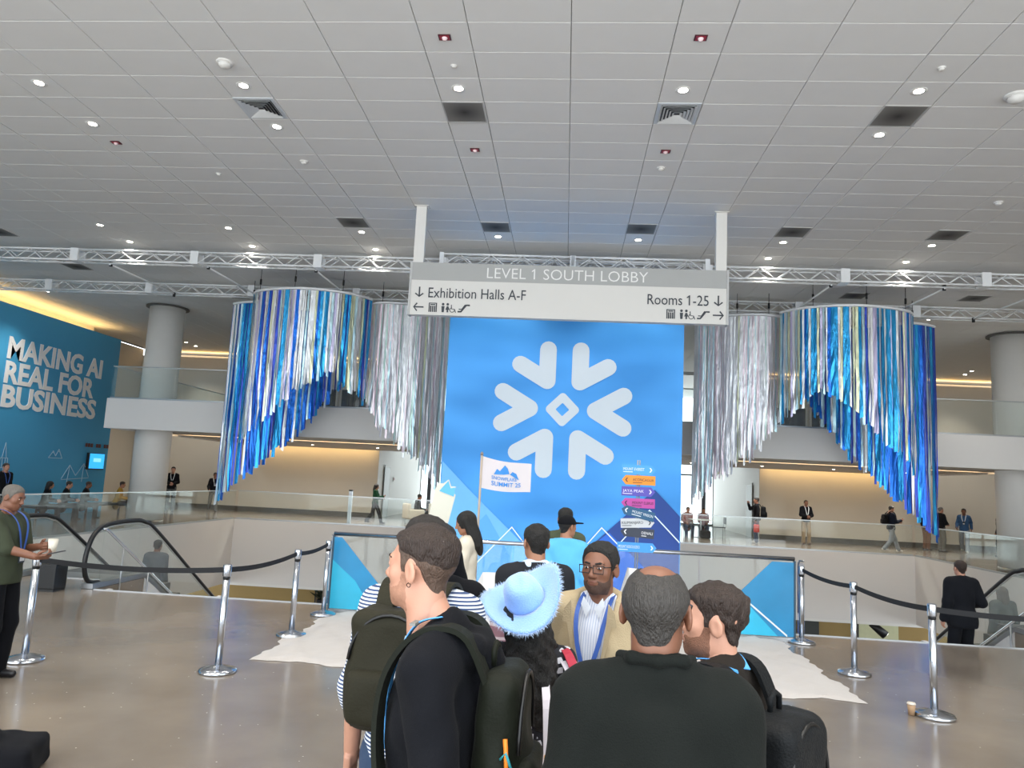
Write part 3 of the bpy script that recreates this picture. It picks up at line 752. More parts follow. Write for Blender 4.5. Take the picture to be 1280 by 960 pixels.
def chev_outline():
    pts = []
    d1 = PI/6; d2 = -PI/6
    for k in range(9):   # arm 1 end cap from outer side (d1+90) to inner (d1-90)
        a = d1+PI/2-PI*k/8; pts.append((L_*math.cos(d1)+r_*math.cos(a), L_*math.sin(d1)+r_*math.sin(a)))
    pts.append((2*r_, 0))
    for k in range(9):
        a = d2+PI/2-PI*k/8; pts.append((L_*math.cos(d2)+r_*math.cos(a), L_*math.sin(d2)+r_*math.sin(a)))
    for k in range(9):   # apex arc
        a = d2-PI/2-(2*PI/3)*k/8; pts.append((r_*math.cos(a), r_*math.sin(a)))
    return pts
co = chev_outline()
for k in range(6):
    a = k*PI/3; c, s = math.cos(a), math.sin(a)
    poly = [(.0+(x+.72)*c-y*s, 3.54+(x+.72)*s+y*c) for x, y in co]
    MB().prism(poly, 'y', -.022, -.014).build('snowflake_arm', flake_m, bd)
def rdia(h, r, n=6):
    pts = []
    for q in range(4):
        a0 = q*PI/2; cx, cy = (h-r*1.414)*math.cos(a0), (h-r*1.414)*math.sin(a0)
        for k in range(n+1):
            a = a0-PI/4+PI/2*k/n; pts.append((cx+r*math.cos(a), cy+r*math.sin(a)))
    return pts
oo = rdia(.40, .09); ii = rdia(.15, .02)
mb = MB(); n = len(oo)
vs = [(x, -.022, 3.54+z) for x, z in oo]+[(x, -.022, 3.54+z) for x, z in ii]+[(x, -.014, 3.54+z) for x, z in oo]+[(x, -.014, 3.54+z) for x, z in ii]
fs = []
for i in range(n):
    j = (i+1) % n
    fs += [(i, j, n+j, n+i), (2*n+i, 3*n+i, 3*n+j, 2*n+j), (i, 2*n+i, 2*n+j, j), (n+i, n+j, 3*n+j, 3*n+i)]
mb.add(vs, fs).build('snowflake_diamond', flake_m, bd)
def poly_part(name, pts, mat, y=-.02, th=.004, parent=bd): return MB().prism(pts, 'y', y-th, y).build(name, mat, parent)
navy1 = M('print navy', '#123f8e', .55, var=.2, scale=1.0); blue2 = M('print blue', '#1f66cf', .55, var=.15, scale=1.0); pale3 = M('print pale blue', '#6db6f4', .55, var=.05)
poly_part('printed_peak', [(2.04,1.9),(2.58,1.36),(2.58,-1.5),(-.3,-1.5),(.62,.55),(.95,.86)], navy1, -.035)
poly_part('printed_peak', [(.62,.55),(1.1,.95),(2.58,-.4),(2.58,-1.5),(-.9,-1.5)], blue2, -.04)
poly_part('printed_peak', [(-2.0,1.75),(-2.58,2.3),(-2.58,-1.5),(-1.2,-1.5),(-.6,.5)], pale3, -.03)
poly_part('printed_peak', [(-1.55,1.2),(-2.1,.6),(-1.9,-1.5),(.2,-1.5)], M('print mid blue', '#57a6ee', .55, var=.05), -.036)
def zig(pts, w=.025):
    A = [Vector((x, -.052, z)) for x, z in pts]
    mb = MB()
    up = []; dn = []
    for (x, z) in pts: up.append((x, -.052, z+w*.7)); dn.append((x, -.052, z-w*.7))
    n = len(pts)
    mb.add(up+dn, [(i, i+1, n+i+1, n+i) for i in range(n-1)])
    mb.build('printed_ridge_line', M('print line white', '#dcebf8', .55), bd, fix=False)
zig([(.2,.2),(.5,.51),(.94,1.04),(1.3,.7),(1.94,1.46),(2.58,.82)]); zig([(-1.8,.05),(-.98,.95),(-.55,.45),(-.2,.1)])

# ------------------------------------------------------------------ photo platform: glass rail, vinyl, snow carpet
gr = glass_run('photo_railing', 'glass railing with blue mountain vinyl in front of the backdrop', 'railing', (-3.2,10.42), (3.12,10.46), 0, 1.05, 5, cap=False, base=True)
MB().tube([(0,0,1.075),(6.32,0,1.075)], .028, 10).build('top_rail', steel, gr, True)
vin = M('vinyl teal blue', '#2a8fc4', .3, var=.35, scale=1.2); vin2 = M('vinyl deep blue', '#1d62ac', .3, var=.3, scale=1.2); vin3 = M('vinyl cyan', '#35b9df', .3, var=.3, scale=1.5); vline = M('vinyl white line', '#e8f1f6', .4)
def vinyl(pts, m, y): MB().prism(pts, 'y', y, y+.003).build('vinyl_peak', m, gr)
vinyl([(.01,.06),(.01,1.03),(.12,1.03),(.72,.38),(.98,.06)], vin, -.013)
vinyl([(.01,.06),(.01,.72),(.35,.45),(.62,.06)], vin3, -.017)
vinyl([(.62,.06),(1.32,.62),(1.7,.4),(1.9,.06)], vin2, -.013)
vinyl([(6.31,.06),(6.31,1.03),(6.02,1.03),(5.35,.36),(5.05,.06)], vin, -.013)
vinyl([(6.1,.06),(5.7,.46),(5.35,.36),(5.05,.06)], vin3, -.017)
for pts in ([(.85,.06),(1.5,.6),(1.9,.3)], [(5.48,.42),(5.62,.55),(6.22,.07)]):
    mb = MB()
    up = [(x, -.02, z+.014) for x, z in pts]; dn = [(x, -.02, z-.014) for x, z in pts]; n = len(pts)
    mb.add(up+dn, [(i, i+1, n+i+1, n+i) for i in range(n-1)]).build('vinyl_line', vline, gr, fix=False)
for x in (0.0, 6.32): box('edge_profile', x-.012, x+.012, -.02, .02, 0, 1.05, M('dark profile', '#27485c', .4), gr)
for s in (-1, 1):
    p = thing('glass_return', 'short clear glass return panel at the %s end of the photo railing' % ('left' if s < 0 else 'right'), 'glass panel', (s*3.32, 10.5, 0), 0)
    box('pane', -.008, .008, .2, .48, .02, 1.0, glass, p); MB().tube([(0,.46,.3),(0,.46,.95),(0,.4,1.02),(0,.22,1.03)], .012, 6).build('edge_rail', brushed, p, True)

def wob(x, y, k=1.): return math.sin(x*3.1*k+1.3)*math.cos(y*2.7*k+.4)+.5*math.sin(x*7.3*k+y*5.1*k)+.3*math.sin(x*15.1*k-y*12.7*k)
snow_m = M('fluffy white snow', '#bdb7b3', .9, var=.05, scale=5, bump=.6, bscale=90, sheen=.3)
nx, ny = 90, 60; vs = []
for j in range(ny+1):
    for i in range(nx+1):
        u = i/nx; v = j/ny
        x = -3.12+6.05*u; y = 7.62+(3.0)*v
        e = min(u, 1-u, v, 1-v)
        x += .05*wob(x*2, y*2)*(1 if min(u, 1-u) < .02 else .3); y += .04*wob(y*2, x*2.2)*(1 if min(v, 1-v) < .03 else .3)
        h = min(1, e/.035)**.6
        z = .004+h*(.028+.010*wob(x*1.6, y*1.6)+.007*wob(x*6, y*5)+rng.uniform(-.004, .004))
        vs.append((x, y, max(.003, z)))
fs = [(j*(nx+1)+i, j*(nx+1)+i+1, (j+1)*(nx+1)+i+1, (j+1)*(nx+1)+i) for j in range(ny) for i in range(nx)]
tag(MB().add(vs, fs).build('snow_carpet', snow_m, None, True, fix=False), 'white fluffy snow carpet lying before the glass railing', 'carpet')
def snow_mound(label, x, y, rx, ry, h, seed):
    r = random.Random(seed); bm = bmesh.new(); bmesh.ops.create_icosphere(bm, subdivisions=2, radius=1)
    for v in bm.verts:
        k = 1+r.uniform(-.14, .14); v.co = Vector((v.co.x*rx*k, v.co.y*ry*k, max(0, v.co.z)*h*k))
    me = bpy.data.meshes.new('snow_mound'); bm.to_mesh(me); bm.free(); me.materials.append(M('snow block', '#e3e2e2', .85, var=.04, bump=.2))
    tag(link('snow_mound', me, None, (x, y, .02)), label, 'snow mound')
snow_mound('white faceted snow mound at the foot of the flag pole', -.82, 9.75, .42, .36, .74, 3)
snow_mound('white faceted snow mound at the foot of the signpost', 1.0, 9.9, .3, .3, .92, 5)

# flag
fg = thing('summit_flag', 'white flag with blue peak logo on a slim pole', 'flag', (-1.12, 9.9, 0))
MB().cyl((0,0,.4),(.0,0,2.26),.016,n=10).build('pole', M('pale wood pole', '#b6a89a', .5), fg, True)
MB().lathe([(.0005,2.3),(.02,2.28),(.02,2.25)],10).build('finial', M('pole tip', '#8d8077', .4), fg, True)
mb = MB(); A = []; n = 16; top = []; bot = []
def flag_pt(u, v):   # u along, v up (0..1)
    return Vector((.01+.66*u, .05*math.sin(u*5)+.03*u, 1.82+.42*v-.09*u*(1-.0)+.05*u*(1-v)-.02*math.sin(u*4)))
rows = 6
vs = [flag_pt(i/n, j/rows) for j in range(rows+1) for i in range(n+1)]
mb.add(vs, [(j*(n+1)+i, j*(n+1)+i+1, (j+1)*(n+1)+i+1, (j+1)*(n+1)+i) for j in range(rows) for i in range(n)])
mb.build('cloth', M('flag cloth', '#ded6d9', .8, var=.03), fg, True, fix=False)
fblue = M('flag print blue', '#3f8fdc', .7)
def on_flag(me, parent):
    for v in me.vertices:
        u, w = v.co.x, v.co.y; p = flag_pt(u, w); v.co = (p.x, p.y-.008-v.co.z, p.z)
    return link(me.name, me, parent)
def flag_poly(pts):
    me = bpy.data.meshes.new('printed_peak'); me.from_pydata([(a, b, 0) for a, b in pts], [], [tuple(range(len(pts)))]); me.materials.append(fblue); return on_flag(me, fg)
flag_poly([(.24,.52),(.3,.72),(.36,.66),(.46,.88),(.52,.78),(.56,.6),(.44,.56)]); flag_poly([(.57,.58),(.62,.68),(.7,.62),(.76,.4),(.66,.5)])
for s, u0, u1, v0, hgt in (('SNOWFLAKE', .2, .72, .36, .13), ('SUMMIT 25', .2, .8, .16, .16)):
    me = text_mesh('lettering', s, fblue, 1, bold=.008, extrude=0)
    xs = [v.co.x for v in me.vertices]; lo, hi = min(xs), max(xs)
    for v in me.vertices: v.co = (u0+(v.co.x-lo)/(hi-lo)*(u1-u0), v0+v.co.y*hgt*1.3, 0.002)
    on_flag(me, fg)

# mountain signpost
sp = thing('mountain_signpost', 'pole with eight coloured arrow boards naming mountains', 'signpost', (.95, 9.82, 0))
for dx in (-.014, .014): MB().cyl((dx,0,.5),(dx,0,2.28),.009,n=8).build('pole', M('pole grey', '#9aa1a8', .4, .4), sp, True)
boards = [('MOUNT EVEREST',2.155,1,'#4aa4f0','#e8f2fb',0),('ACONCAGUA',2.02,-1,'#ef9328','#5a3a20',0),('JAYA PEAK',1.875,1,'#5a4fb4','#eeeaf8',.0),('MOUNT ELBRUS',1.725,-1,'#c0479f','#4d1c4b',0),('MOUNT VINSON',1.60,-1,'#245a80','#e4eef5',-.22),('KILIMANJARO',1.475,1,'#cfd2d6','#3f454e',.06),('DENALI',1.35,-1,'#343b4c','#eef0f3',-.05),('MOUNT KOSCIUSZKO',1.165,1,'#46a0f0','#e8f2fb',-.0)]
for i, (txt, z, d, c, tc_, tilt) in enumerate(boards):
    tilt = -tilt
    w = .215 if i < 7 else .25; h = .06
    poly = [(-w*d,-h),(-w*d,h),(w*d-.05*d,h),(w*d,0),(w*d-.05*d,-h)]
    o = MB().prism(poly, 'y', -.034, -.022).build('arrow_board', M('board '+c, c, .5, var=.05), sp, bevel=0)
    o.location = (0, (0, 0, 0, 0, -.03, -.014, 0, 0)[i], z); o.rotation_euler = (0, tilt, 0)
    tm = M('board ink '+tc_, tc_, .5)
    me = text_mesh('lettering', txt, tm, .05, bold=.0, extrude=.001)
    xs = [v.co.x for v in me.vertices]; lo, hi = min(xs), max(xs); want = (.27 if len(txt) > 7 else .14)
    k = want/(hi-lo); x0 = -w+.015 if d > 0 else w-.02-want
    t = link('lettering', me, o); t.matrix_local = face_frame((x0-lo*k, -.036, -.012), (0,-1,0), (1,0,0)) @ Matrix.Diagonal((k, 1, 1, 1))
    MB().box(x0, x0+want*.45, -.036, -.034, -.036, -.028).build('small_print', tm, o)
    cx = (w-.06)*d; a = .028
    MB().prism([(cx-a*.7*d,a),(cx-a*.1*d,a),(cx+a*.6*d,0),(cx-a*.1*d,-a),(cx-a*.7*d,-a),(cx,0)], 'y', -.036, -.034).build('chevron', tm, o)

# ------------------------------------------------------------------ belt stanchions
def stanchion(x, y, label, belt_to=None, tilt=(0,0)):
    t = thing('belt_stanchion', label, 'stanchion', (x, y, 0), 0, 'chrome belt stanchions')
    MB().lathe([(.17,0),(.175,.012),(.168,.03),(.12,.045),(.05,.058),(.036,.07)], 28).build('base', steel, t, True)
    MB().lathe([(.032,.05),(.032,.86)], 18).build('post', steel, t, True)
    MB().lathe([(.034,.86),(.034,.885)], 18).build('collar', black_m, t, True)
    MB().lathe([(.038,.885),(.04,.89),(.04,.985),(.036,.995),(.0005,.998)], 18).build('cassette', steel, t, True)
    if belt_to:
        d = Vector((belt_to[0]-x, belt_to[1]-y, 0)); L = d.length; dn = d/L
        top = []; bot = []; N = 14; nrm = Vector((-dn.y, dn.x, 0))*.0015
        for i in range(N+1):
            u = .035/L+(1-.07/L)*i/N; sag = -.045*4*u*(1-u)*(L/1.9)
            q = d*u
            top.append((q.x, q.y, .972+sag)); bot.append((q.x, q.y, .922+sag))
        mb = MB().strip(bot, top)
        mb.strip([Vector(p)+nrm for p in top], [Vector(p)+nrm for p in bot])
        mb.build('belt', M('black webbing', '#15161a', .75, var=.1, bump=.2, bscale=300), t, fix=False)
    return t
st = [(-5.07,7.02),(-3.2,7.1),(-3.13,8.82),(-3.2,10.2)]
stanchion(*st[0], 'chrome belt stanchion beside the man holding a paper cup', st[1])
stanchion(*st[1], 'chrome belt stanchion at the front left corner of the snow carpet', st[2])
stanchion(*st[2], 'chrome belt stanchion midway along the left carpet edge', st[3])
stanchion(*st[3], 'chrome belt stanchion against the left end of the glass railing')
st = [(3.2,10.42),(3.27,8.8),(3.42,7.32),(5.45,7.45)]
stanchion(*st[0], 'chrome belt stanchion against the right end of the glass railing', st[1])
stanchion(*st[1], 'chrome belt stanchion midway along the right carpet edge', st[2])
stanchion(*st[2], 'chrome belt stanchion next to the paper cup on the floor', st[3])
stanchion(*st[3], 'chrome belt stanchion just past the right picture edge')
cup = thing('floor_cup', 'brown paper coffee cup left on the floor by a stanchion', 'cup', (3.22, 7.32, 0))
MB().lathe([(.0005,.002),(.027,.002),(.036,.1),(.033,.1),(.025,.01)], 18).build('body', M('kraft paper', '#a98a6c', .8), cup, True)
MB().lathe([(.038,.095),(.038,.103),(.033,.103),(.033,.112),(.0005,.112)], 18).build('lid', M('cup lid', '#d8cfc4', .4), cup, True)

# ------------------------------------------------------------------ escalators and stairs down to the lower level
def escalator(s, label):
    t = thing('escalator', label, 'escalator', (0, 0, 0), 0, 'escalators')
    E0, SL = 12.5, .6
    zi = lambda y: 0 if y < E0 else -(y-E0)*SL
    clad = M('escalator cladding', '#dcdad6', .4, var=.02)
    for X in (7.12, 8.8):
        x = s*X
        top = [(11.02,.1),(10.93,.3),(10.93,.55),(11.03,.76),(11.3,.9),(12.0,.93),(12.4,.89),(12.9,.66),(15.3,-.8),(20.5,-3.92)]
        bot = [(20.5,-4.72),(15.3,-1.6),(12.7,-.06),(12.4,.08),(11.02,.08)]
        # glass split into panes
        def ztop(y):
            pts = [(11.3,.9),(12.0,.93),(12.4,.89),(12.9,.66),(15.3,-.8),(20.5,-3.92)]
            return interp(pts, y)
        def zbot(y): return interp([(11.0,.08),(12.4,.08),(12.7,-.06),(15.3,-1.6),(20.5,-4.72)], y)
        ys = [11.3, 12.3, 13.4, 14.7, 16.1, 17.5, 19.0, 20.5]
        MB().prism([(10.96,.12),(10.95,.55),(11.05,.75),(11.3,.89),(11.3,.08),(11.02,.08)], 'x', x-.006, x+.006).build('pane', glass, t)
        for a, b in zip(ys, ys[1:]):
            mid = [y for y in (12.0, 12.4, 12.7, 12.9) if a < y < b]
            poly = [(y, ztop(y)) for y in [a+.006]+mid+[b-.006]]+[(y, zbot(y)) for y in ([a+.006]+mid+[b-.006])[::-1]]
            MB().prism(poly, 'x', x-.006, x+.006).build('pane', glass, t)
        hp = bez([(x, 11.3, .06),(x, 11.02, .12),(x, 10.9, .35),(x, 10.93,.6),(x, 11.06,.82),(x, 11.35,.94),(x, 12.0,.97),(x, 12.4,.93),(x, 12.9,.7),(x, 15.3,-.77),(x, 20.5,-3.88)], 6)
        MB().tube(hp, .036, 8).build('handrail', black_m, t, True)
        MB().tube([p-Vector((0,0,.045)) if p.y > 11.1 else p+Vector((0,.045,0)) for p in hp], .014, 6).build('handrail_guide', M('guide light steel', '#d2d4d2', .3, .6), t, True)
        MB().prism([(11.02,.08),(12.4,.08),(12.7,-.06),(15.3,-1.6),(20.5,-4.72),(20.5,-4.8),(15.3,-1.72),(12.7,-.16),(12.4,.005),(11.02,.005)], 'x', x-.09, x+.09).build('deck', brushed, t)
        MB().prism([(12.42,-.005),(12.7,-.16),(20.5,-4.8),(20.5,-5.1),(19.5,-5.1),(12.42,-.9)], 'x', x-.1, x+.1).build('cladding', clad, t)
    tread = MB().box(-.72, .72, 0, .4, -.3, 0); tm = tread.mesh('step', M('escalator step', '#6d6f70', .4, .7))
    for i in range(18): link('step', tm, t, (s*7.96, 12.5+i*.4, -.0-max(0, i-1)*.24-.01))
    box('comb_plate', *sorted((s*7.25, s*8.67)), 11.9, 12.5, .002, .012, brushed, t)
escalator(-1, 'left escalator with glass sides and black handrails going down')
escalator(1, 'right escalator with glass sides and black handrails going down')
def stairs(s, label):
    t = thing('staircase', label, 'stairs', (0, 0, 0), 0, 'stairs beside the escalators')
    a, b = sorted((s*5.2, s*6.9))
    tm = MB().box(a, b, 0, .32, -.175, 0).mesh('step', M('stair tread', '#cfccc6', .6))
    for i in range(18): link('step', tm, t, (0, EDGE+.02+i*.3, -.175*(i+1)))
    for X in (5.16, 6.92):
        MB().prism([(EDGE+.02,-.02),(EDGE+.3,-.02),(16.6,-3.15),(16.6,-3.5),(EDGE+.02,-.5)], 'x', s*X-.03, s*X+.03).build('stringer', white_paint, t)
    x = s*6.96
    MB().tube([(x, EDGE+.02,.9),(x, EDGE+.12,.88),(x, 13.4,-.47),(x, 16.4,-2.2)], .022, 8).build('handrail', steel, t, True)
    for y in (11.6, 12.4, 13.4, 14.6):
        z = .88-(y-EDGE-.12)*.577
        MB().cyl((x, y, z-.95), (x, y, z-.02), .014, n=8).build('baluster', brushed, t, True)
stairs(-1, 'staircase with steel handrail beside the left escalator'); stairs(1, 'staircase with steel handrail beside the right escalator')
bn = thing('black_bin', 'black box bin standing by the left escalator end', 'bin', (-7.5, 10.72, 0))
box('body', -.16, .16, -.14, .14, .03, .36, M('black plastic', '#17181a', .5), bn, bevel=.02); box('rim', -.17, .17, -.15, .15, .36, .39, black_m, bn); box('plinth', -.15, .15, -.13, .13, 0, .03, black_m, bn)

# lower level details below the walkway
for i, (x, w, c, nm) in enumerate(((8.9,.35,'#2c7ea6','blue peaked'),(10.4,.8,'#2c302c','dark'),(13.2,1.6,'#cfcfa6','pale yellow'),(-10.2,1.0,'#6f5a34','brown'))):
    t = thing('lower_panel', nm+' wall panel on the lower level under the walkway', 'panel', (x, 32.9, -5.1))
    box('face', -w/2, w/2, -.04, .04, 0, 2.6, M('lower panel '+nm, c, .5), t); box('frame', -w/2-.05, -w/2, -.06, .06, 0, 2.65, dark_m, t)
t = thing('hanging_spotlight', 'black spotlight hanging over the pale yellow lower panel', 'spotlight', (11.6, 29.0, -2.45))
MB().cyl((0,0,0),(0,0,-.18),.03,n=8).build('stem', black_m, t); MB().cyl((-.2,0,-.12),(.25,-.1,-.5),.13,.16,n=14).build('head', black_m, t, True); MB().cyl((.25,-.1,-.5),(.262,-.104,-.512),.12,n=14).build('lens', emit_mat('spot lens', '#ffffff', 3), t)
# lower level plants / stand seen at left
t = thing('potted_plant', 'dark potted plant on the lower level under the left walkway', 'plant', (-9.6, 30.5, -5.1))
MB().lathe([(.2,0),(.28,1.9),(.26,1.9),(.2,1.7)], 16).build('pot', dark_m, t, True)
r = random.Random(4); pm = M('dark leaves', '#23301f', .6)
lf = MB().add([(0,0,0),(.06,.03,.25),(0,0,.55),(-.06,.03,.25)], [(0,1,2,3)]).mesh('leaf', pm, fix=False)
for i in range(26):
    o = link('leaf', lf, t, (r.uniform(-.2,.2), r.uniform(-.2,.2), 1.85+r.uniform(0,.3))); o.rotation_euler = (r.uniform(-.9,.9), r.uniform(-.9,.9), r.uniform(0,6))
# ------------------------------------------------------------------ organic surfaces: signed distance fields meshed with surface nets
class Field:
    def __init__(s): s.pr = []; s.clips = []; s.noise = None
    def cap(s, a, b, ra, rb=None, k=.02, op=1, sc=None):
        s.pr.append(('c', np.array(a, float), np.array(b, float), ra, ra if rb is None else rb, k, op)); return s
    def ell(s, c, r, k=.02, op=1, R=None):
        s.pr.append(('e', np.array(c, float), np.array(r, float), R, None, k, op)); return s
    def box(s, c, h, rad=.02, k=.02, op=1, R=None):
        s.pr.append(('b', np.array(c, float), np.array(h, float), rad, R, k, op)); return s
    def bounds(s):
        lo = np.full(3, 1e9); hi = -lo
        for p in s.pr:
            if p[6] < 0: continue
            a, b = s.bb(p); lo = np.minimum(lo, a); hi = np.maximum(hi, b)
        return lo, hi
    def bb(s, p):
        if p[0] == 'c':
            r = max(p[3], p[4]); return np.minimum(p[1], p[2])-r, np.maximum(p[1], p[2])+r
        if p[0] == 'e':
            r = p[2] if p[3] is None else np.full(3, p[2].max()); return p[1]-r, p[1]+r
        r = p[2]+p[3] if p[4] is None else np.full(3, np.linalg.norm(p[2])+p[3]); return p[1]-r, p[1]+r
    def dist(s, p, X, Y, Z):
        if p[0] == 'c':
            a, b, ra, rb = p[1:5]; ba = b-a; L2 = max(1e-9, ba@ba)
            px, py, pz = X-a[0], Y-a[1], Z-a[2]
            t = np.clip((px*ba[0]+py*ba[1]+pz*ba[2])/L2, 0, 1)
            return np.sqrt((px-ba[0]*t)**2+(py-ba[1]*t)**2+(pz-ba[2]*t)**2)-(ra+(rb-ra)*t)
        px, py, pz = X-p[1][0], Y-p[1][1], Z-p[1][2]
        R = p[3] if p[0] == 'e' else p[4]
        if R is not None:
            px, py, pz = (R[0][0]*px+R[1][0]*py+R[2][0]*pz, R[0][1]*px+R[1][1]*py+R[2][1]*pz, R[0][2]*px+R[1][2]*py+R[2][2]*pz)
        if p[0] == 'e':
            r = p[2]
            k0 = np.sqrt((px/r[0])**2+(py/r[1])**2+(pz/r[2])**2); k1 = np.sqrt((px/r[0]**2)**2+(py/r[1]**2)**2+(pz/r[2]**2)**2)
            return k0*(k0-1)/np.maximum(k1, 1e-6)
        h = p[2]; qx, qy, qz = np.abs(px)-h[0], np.abs(py)-h[1], np.abs(pz)-h[2]
        return np.sqrt(np.maximum(qx,0)**2+np.maximum(qy,0)**2+np.maximum(qz,0)**2)+np.minimum(np.maximum(qx, np.maximum(qy, qz)), 0)-p[3]
    def grid(s, res, lo=None, hi=None, pad=2.5):
        l, h = s.bounds()
        lo = l if lo is None else np.array(lo, float); hi = h if hi is None else np.array(hi, float)
        lo = lo-pad*res; hi = hi+pad*res
        ax = [np.arange(lo[i], hi[i]+res, res) for i in range(3)]
        D = np.full([len(a) for a in ax], .5)
        for p in s.pr:
            a, b = s.bb(p); k = p[5]; mg = k*1.2+3*res+.02
            sl = tuple(slice(max(0, int((a[i]-mg-lo[i])/res)), max(0, min(len(ax[i]), int((b[i]+mg-lo[i])/res)+2))) for i in range(3))
            if any(q.stop <= q.start for q in sl): continue
            X, Y, Z = np.meshgrid(ax[0][sl[0]], ax[1][sl[1]], ax[2][sl[2]], indexing='ij', sparse=True)
            d = s.dist(p, X, Y, Z); A = D[sl]
            if p[6] > 0:
                hh = np.clip(.5+.5*(A-d)/k, 0, 1); D[sl] = A+(d-A)*hh-k*hh*(1-hh)
            else:
                hh = np.clip(.5-.5*(A+d)/k, 0, 1); D[sl] = A+(-d-A)*hh+k*hh*(1-hh)
        return D, ax
    def mesh(s, res, lo=None, hi=None, post=None):
        D, ax = s.grid(res, lo, hi)
        X, Y, Z = np.meshgrid(*ax, indexing='ij', sparse=True)
        if s.noise is not None: D = D+s.noise(X, Y, Z)
        for c in s.clips: D = np.maximum(D, c(X, Y, Z))
        if post is not None: D = post(D, X, Y, Z)
        return surface_nets(D, ax)
def surface_nets(D, ax):
    D = np.pad(D, 1, constant_values=.5)
    ax = [np.concatenate(([a[0]-(a[1]-a[0])], a, [a[-1]+(a[1]-a[0])])) for a in ax]
    S = D < 0
    n = [d-1 for d in D.shape]
    cnt = np.zeros(n, np.int8)
    for i in (0, 1):
        for j in (0, 1):
            for k in (0, 1): cnt += S[i:i+n[0], j:j+n[1], k:k+n[2]]
    act = np.argwhere((cnt > 0) & (cnt < 8))
    idx = -np.ones(n, np.int64); idx[tuple(act.T)] = np.arange(len(act))
    cor = [(i, j, k) for i in (0, 1) for j in (0, 1) for k in (0, 1)]
    V = np.stack([D[act[:,0]+c[0], act[:,1]+c[1], act[:,2]+c[2]] for c in cor], 1)
    P = np.zeros((len(act), 3)); N = np.zeros(len(act))
    for a in range(8):
        for b in range(a+1, 8):
            df = [abs(cor[a][i]-cor[b][i]) for i in range(3)]
            if sum(df) != 1: continue
            va, vb = V[:, a], V[:, b]; m = (va < 0) != (vb < 0)
            t = np.where(m, va/np.where(m, va-vb, 1), 0)
            for i in range(3): P[:, i] += np.where(m, cor[a][i]+(cor[b][i]-cor[a][i])*t, 0)
            N += m
    P = P/N[:, None]+act
    W = np.stack([np.interp(P[:, i], np.arange(len(ax[i])), ax[i]) for i in range(3)], 1)
    F = []
    for d in range(3):
        e1, e2 = (d+1) % 3, (d+2) % 3
        sl0 = [slice(None)]*3; sl1 = [slice(None)]*3; sl0[d] = slice(0, -1); sl1[d] = slice(1, None)
        A = S[tuple(sl0)]; B = S[tuple(sl1)]
        q = np.argwhere(A != B)
        q = q[(q[:, e1] > 0) & (q[:, e2] > 0) & (q[:, e1] < D.shape[e1]-1) & (q[:, e2] < D.shape[e2]-1)]
        flip = A[tuple(q.T)]
        def cell(o1, o2):
            c = q.copy(); c[:, e1] -= o1; c[:, e2] -= o2; return idx[tuple(c.T)]
        f = np.stack([cell(1, 1), cell(0, 1), cell(0, 0), cell(1, 0)], 1)
        f[~flip] = f[~flip][:, ::-1]
        F.append(f)
    return W, np.concatenate(F)
def np_mesh(name, parts, mat, smooth=True, iters=0):
    """parts: list of (verts, faces)"""
    vs = np.concatenate([p[0] for p in parts]); off = 0; fs = []
    for v, f in parts: fs.append(f+off); off += len(v)
    fs = np.concatenate(fs)
    me = bpy.data.meshes.new(name)
    me.vertices.add(len(vs)); me.vertices.foreach_set('co', vs.astype(np.float32).ravel())
    me.loops.add(len(fs)*4); me.loops.foreach_set('vertex_index', fs.astype(np.int32).ravel())
    me.polygons.add(len(fs)); me.polygons.foreach_set('loop_start', np.arange(0, len(fs)*4, 4, dtype=np.int32))
    me.polygons.foreach_set('loop_total', np.full(len(fs), 4, np.int32))
    me.polygons.foreach_set('use_smooth', np.full(len(fs), smooth))
    me.update(calc_edges=True); me.validate()
    if mat: me.materials.append(mat)
    return me
def nz(amp, fx, fy, fz, seed=0):
    r = np.random.RandomState(seed); ph = r.uniform(0, 6.28, 9); w = r.uniform(.7, 1.3, 9)
    def f(X, Y, Z):
        a = np.sin(X*fx*w[0]+Z*fz*.4*w[1]+ph[0]+1.3*np.sin(Y*fy*.6+ph[1]))*np.cos(Z*fz*w[2]+X*fx*.5+ph[2])
        b = np.sin(Z*fz*1.9*w[3]-X*fx*1.3+ph[3])*np.sin(Y*fy*1.6*w[4]+X*fx*.9+ph[4])
        return amp*(a*.65+b*.45)
    return f

